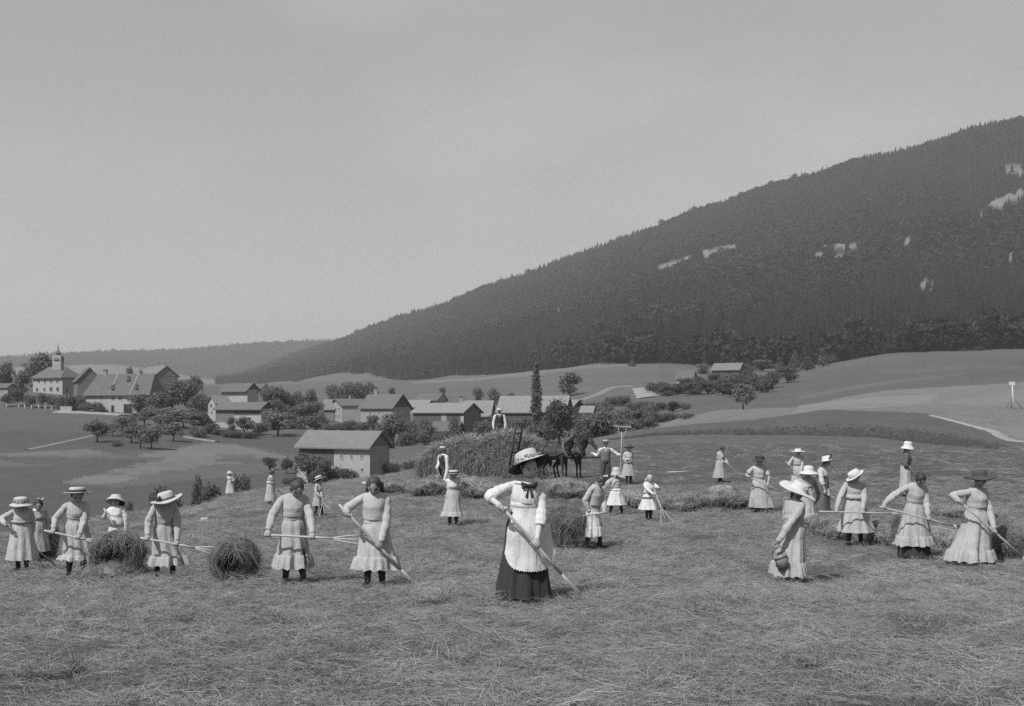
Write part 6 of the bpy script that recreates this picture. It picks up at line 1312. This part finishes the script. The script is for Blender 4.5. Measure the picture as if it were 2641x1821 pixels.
n = 5000; t_ = rng.uniform(0, 1, n); a_ = rng.uniform(.9, math.pi*.7, n); q = load_pt(t_, a_, 1.0)
V_s, F_s = ribbons(q, unit(n)+np.array([0, 0, .5]), rng.uniform(.2, .5, n), np.stack([rng.normal(0, .1, n), rng.normal(0, .1, n), -rng.uniform(0, .3, n)], 1), rng.uniform(.012, .022, n))
obj('top_stalks', mesh('top_stalks', V_s, F_s, smooth=False, mats=(M_HAY,)), load, kind='stuff')
person('man in a black waistcoat and white sleeves standing on top of the load', 1288, 1143, 1053, base=P(1288, 1143, wg_d+.2), yaw=2, man=M_BLACK, hair=M_HAIRD, hairdo='', hat=dict(w=21, h=.34, dome=.02, mat=M_STRAW, band=M_STRAW, pitch=0), lean=0, extra=dict(beard=1), hint=((-1, .2, -.5), (1, .2, -.5)))

M_HORSE = mat('dark_bay_coat', .040, rough=.55, var=.3, scale=3, spec=.3); M_MANE = mat('black_mane', .018, var=.3, scale=9); M_STRAP = mat('harness_leather', .10, rough=.5); M_COLL = mat('padded_collar', .13, var=.2)
def horse(label, loc_, yaw, s, nod=0):
    root = empty('horse', loc_, R(yaw), label=label, cat='horse', group='pair of harnessed horses'); root.scale = (s, s, s); V = Vector; b = MB()
    c = lambda p, q, r0, r1, m=12: b.capsule(V(p), V(q), r0, r1, m)
    c((-.62, 0, 1.26), (-.25, 0, 1.20), .33, .33, 16); c((-.25, 0, 1.20), (.30, 0, 1.20), .34, .33, 16); c((.30, 0, 1.22), (.52, 0, 1.20), .33, .27, 16); c((.2, 0, 1.45), (.45, 0, 1.50), .12, .11)
    c((-.72, 0, 1.42), (-.45, 0, 1.42), .20, .17)
    c((.50, 0, 1.32), (.86, 0, 1.72), .25, .155, 14); c((.48, 0, 1.18), (.80, 0, 1.58), .20, .13, 14); c((.86, 0, 1.70), (.99, 0, 1.86), .155, .125, 14)
    hp = V((1.0, 0, 1.86)); mz = V((1.36, 0, 1.42+nod)); c(hp, hp.lerp(mz, .35), .125, .125, 14); c(hp.lerp(mz, .3), hp.lerp(mz, .75), .115, .080, 14); c(hp.lerp(mz, .7), mz, .080, .075, 14); c(hp.lerp(mz, .9)+V((.02, 0, -.03)), mz+V((-.02, 0, -.05)), .06, .05, 10)
    for y in (-1, 1):
        c((.99, y*.07, 1.95), (1.02, y*.085, 2.10), .035, .010, 8)
        c((.42, y*.16, 1.05), (.46, y*.17, .72), .13, .085); c((.46, y*.17, .72), (.48, y*.17, .52), .075, .062); c((.48, y*.17, .52), (.47, y*.17, .20), .050, .045); c((.47, y*.17, .20), (.50, y*.17, .12), .055, .055); c((.50, y*.17, .11), (.53, y*.17, .035), .060, .075)
        c((-.58, y*.15, 1.15), (-.46, y*.17, .86), .21, .13); c((-.46, y*.17, .86), (-.70, y*.17, .60), .11, .075); c((-.70, y*.17, .60), (-.74, y*.17, .52), .075, .062); c((-.74, y*.17, .52), (-.68, y*.17, .20), .052, .047); c((-.68, y*.17, .2), (-.65, y*.17, .12), .056, .056); c((-.65, y*.17, .11), (-.62, y*.17, .035), .060, .075)
    bo = obj('body', mesh('body', b.v, b.f, mats=(M_HORSE,)), root); m_ = bo.modifiers.new('r', 'REMESH'); m_.mode = 'VOXEL'; m_.voxel_size = .022; m_.use_smooth_shade = True; m_ = bo.modifiers.new('s', 'SMOOTH'); m_.factor = .6; m_.iterations = 6
    q = MB(); q.tube([(-.92, 0, 1.42), (-1.02, 0, 1.25), (-1.03, 0, 1.0), (-1.0, 0, .70), (-.98, 0, .5)], [.05, .08, .09, .08, .02], 9); q.build('tail', M_MANE, root)
    q = MB(); rr = random.Random(3)
    for i in range(26):
        t = i/25; p = V((.40+.60*t, .0, 1.56+.42*t)); q.tube([p, p+V((.0, -.10, -.02)), p+V((-.02+rr.uniform(-.03, .03), -.19, -.16-rr.random()*.10))], [.045, .045, .012], 6)
    q.capsule(V((1.02, 0, 2.0)), V((1.14, -.03, 1.82)), .05, .02, 8); q.build('mane', M_MANE, root)
    def hoop(ctr, rx, rz, tiltv, r_, m, nm, n=22):
        t2 = R(tiltv); q = MB(); q.tube([V(ctr)+V((math.sin(t2)*rz*math.sin(a), rx*math.cos(a), math.cos(t2)*rz*math.sin(a))) for a in [2*math.pi*i/n for i in range(n+1)]], r_, 8, cap=False); q.build(nm, m, root)
    hoop((.60, 0, 1.34), .27, .36, -22, .060, M_COLL, 'collar'); hoop((.18, 0, 1.20), .36, .37, 0, .020, M_STRAP, 'girth_strap'); hoop((-.50, 0, 1.22), .36, .38, 8, .018, M_STRAP, 'breeching')
    for y in (-.355, .355): MB().tube([(.60, y*.78, 1.26), (.18, y*1.04, 1.12), (-.5, y*1.04, 1.08), (-1.1, y, .98)], .018, 6).build('trace', M_STRAP, root)
    def hb(t): return hp.lerp(mz, t)
    for t, r_ in ((.18, .135), (.52, .108), (.80, .086)):
        ctr = hb(t); ax = (mz-hp).normalized(); x = V((0, 1, 0)); z = ax.cross(x); q = MB(); q.tube([ctr+(x*math.cos(a)+z*math.sin(a))*r_ for a in [2*math.pi*i/16 for i in range(17)]], .014, 6, cap=False); q.build('bridle_strap', M_COLL if t < .2 else M_STRAP, root)
    for y in (-1, 1): MB().box(hb(.30)+V((-.02, y*.125, .02)), (.11, .02, .11)).build('blinker', M_STRAP, root, smooth=False); MB().tube([hb(.2)+V((0, y*.13, 0)), hb(.5)+V((0, y*.11, 0)), hb(.82)+V((0, y*.085, 0))], .012, 6).build('cheek_strap', M_STRAP, root)
    BODY2.append(bo)
BODY2 = []
hp1 = hit(1432, 1237, 30); hs = hp1.y*.0385/2.0
horse('near dark horse of the pair, white bridle marks on its head', hp1, -32, hs)
horse('far dark horse behind the near one, muzzle at the man\'s hand', Vector((hp1.x+.62, hp1.y+.62, gz(hp1.x+.62, hp1.y+.62))), -30, hs*.99, .03)
# the pail in the hand of the woman seen from behind
pd = PAILW['d']-.24; ht = P(2003, 1411, pd); Mx = Matrix.Rotation(R(-20), 3, 'Y'); pail = empty('wooden_pail', ht-Vector((0, 0, .42)), label='small wooden pail with a bail handle, held by the woman seen from behind', cat='pail'); off = ht-pail.location
def pl(x, y, z): return off+Mx @ Vector((x, y, z))
prf = [(.085, -.32), (.098, -.10), (.092, -.10), (.080, -.305)]
MB().loft([[pl(r_*math.cos(a), r_*math.sin(a), z) for a in [2*math.pi*i/28 for i in range(28)]] for r_, z in prf], cap0=True, cap1=True).build('bucket', mat('pail_staves', .2, var=.3, scale=9, stretch=(3, 3, .3)), pail)
for z, r_ in ((-.28, .089), (-.15, .098)): MB().tube([pl(r_*math.cos(a), r_*math.sin(a), z) for a in [2*math.pi*i/24 for i in range(25)]], .007, 6, cap=False).build('hoop', M_IRON, pail)
MB().tube([pl((.098)*math.cos(a), 0, -.11+.115*math.sin(a)) for a in [math.pi*i/12 for i in range(13)]], .006, 6).build('bail_handle', M_IRON, pail)
# small things on the stubble
p = hit(527, 1345, 8); q = MB(); q.loft([[Vector((.11*r_*math.cos(a)*(1+.2*math.sin(3*a)), .08*r_*math.sin(a), z+.012*math.sin(4*a+r_*3))) for a in [2*math.pi*i/20 for i in range(20)]] for r_, z in ((1, .0), (.95, .05), (.6, .10), (.15, .08))], cap1=True)
q.build('white_cloth', M_CREAM, loc=p, label='crumpled white cloth lying on the stubble, left of centre', cat='cloth')
a_, b_ = hit(1721, 1221, 8), hit(1775, 1219, 8); q = MB(); q.prism((0, 0, .05), b_-a_+Vector((0, 0, .05)), .028, .022, 8); q.build('wooden_pole', M_WOODH, loc=a_, label='pale pole lying on the mown field behind the fair-haired girl', cat='pole')
build_hay()
finish_bodies()
dg = bpy.context.evaluated_depsgraph_get()
for bo in BODY2:
    me = bpy.data.meshes.new_from_object(bo.evaluated_get(dg)); bo.modifiers.clear(); bo.data = me; me.name = 'body'
haze(HAZE)
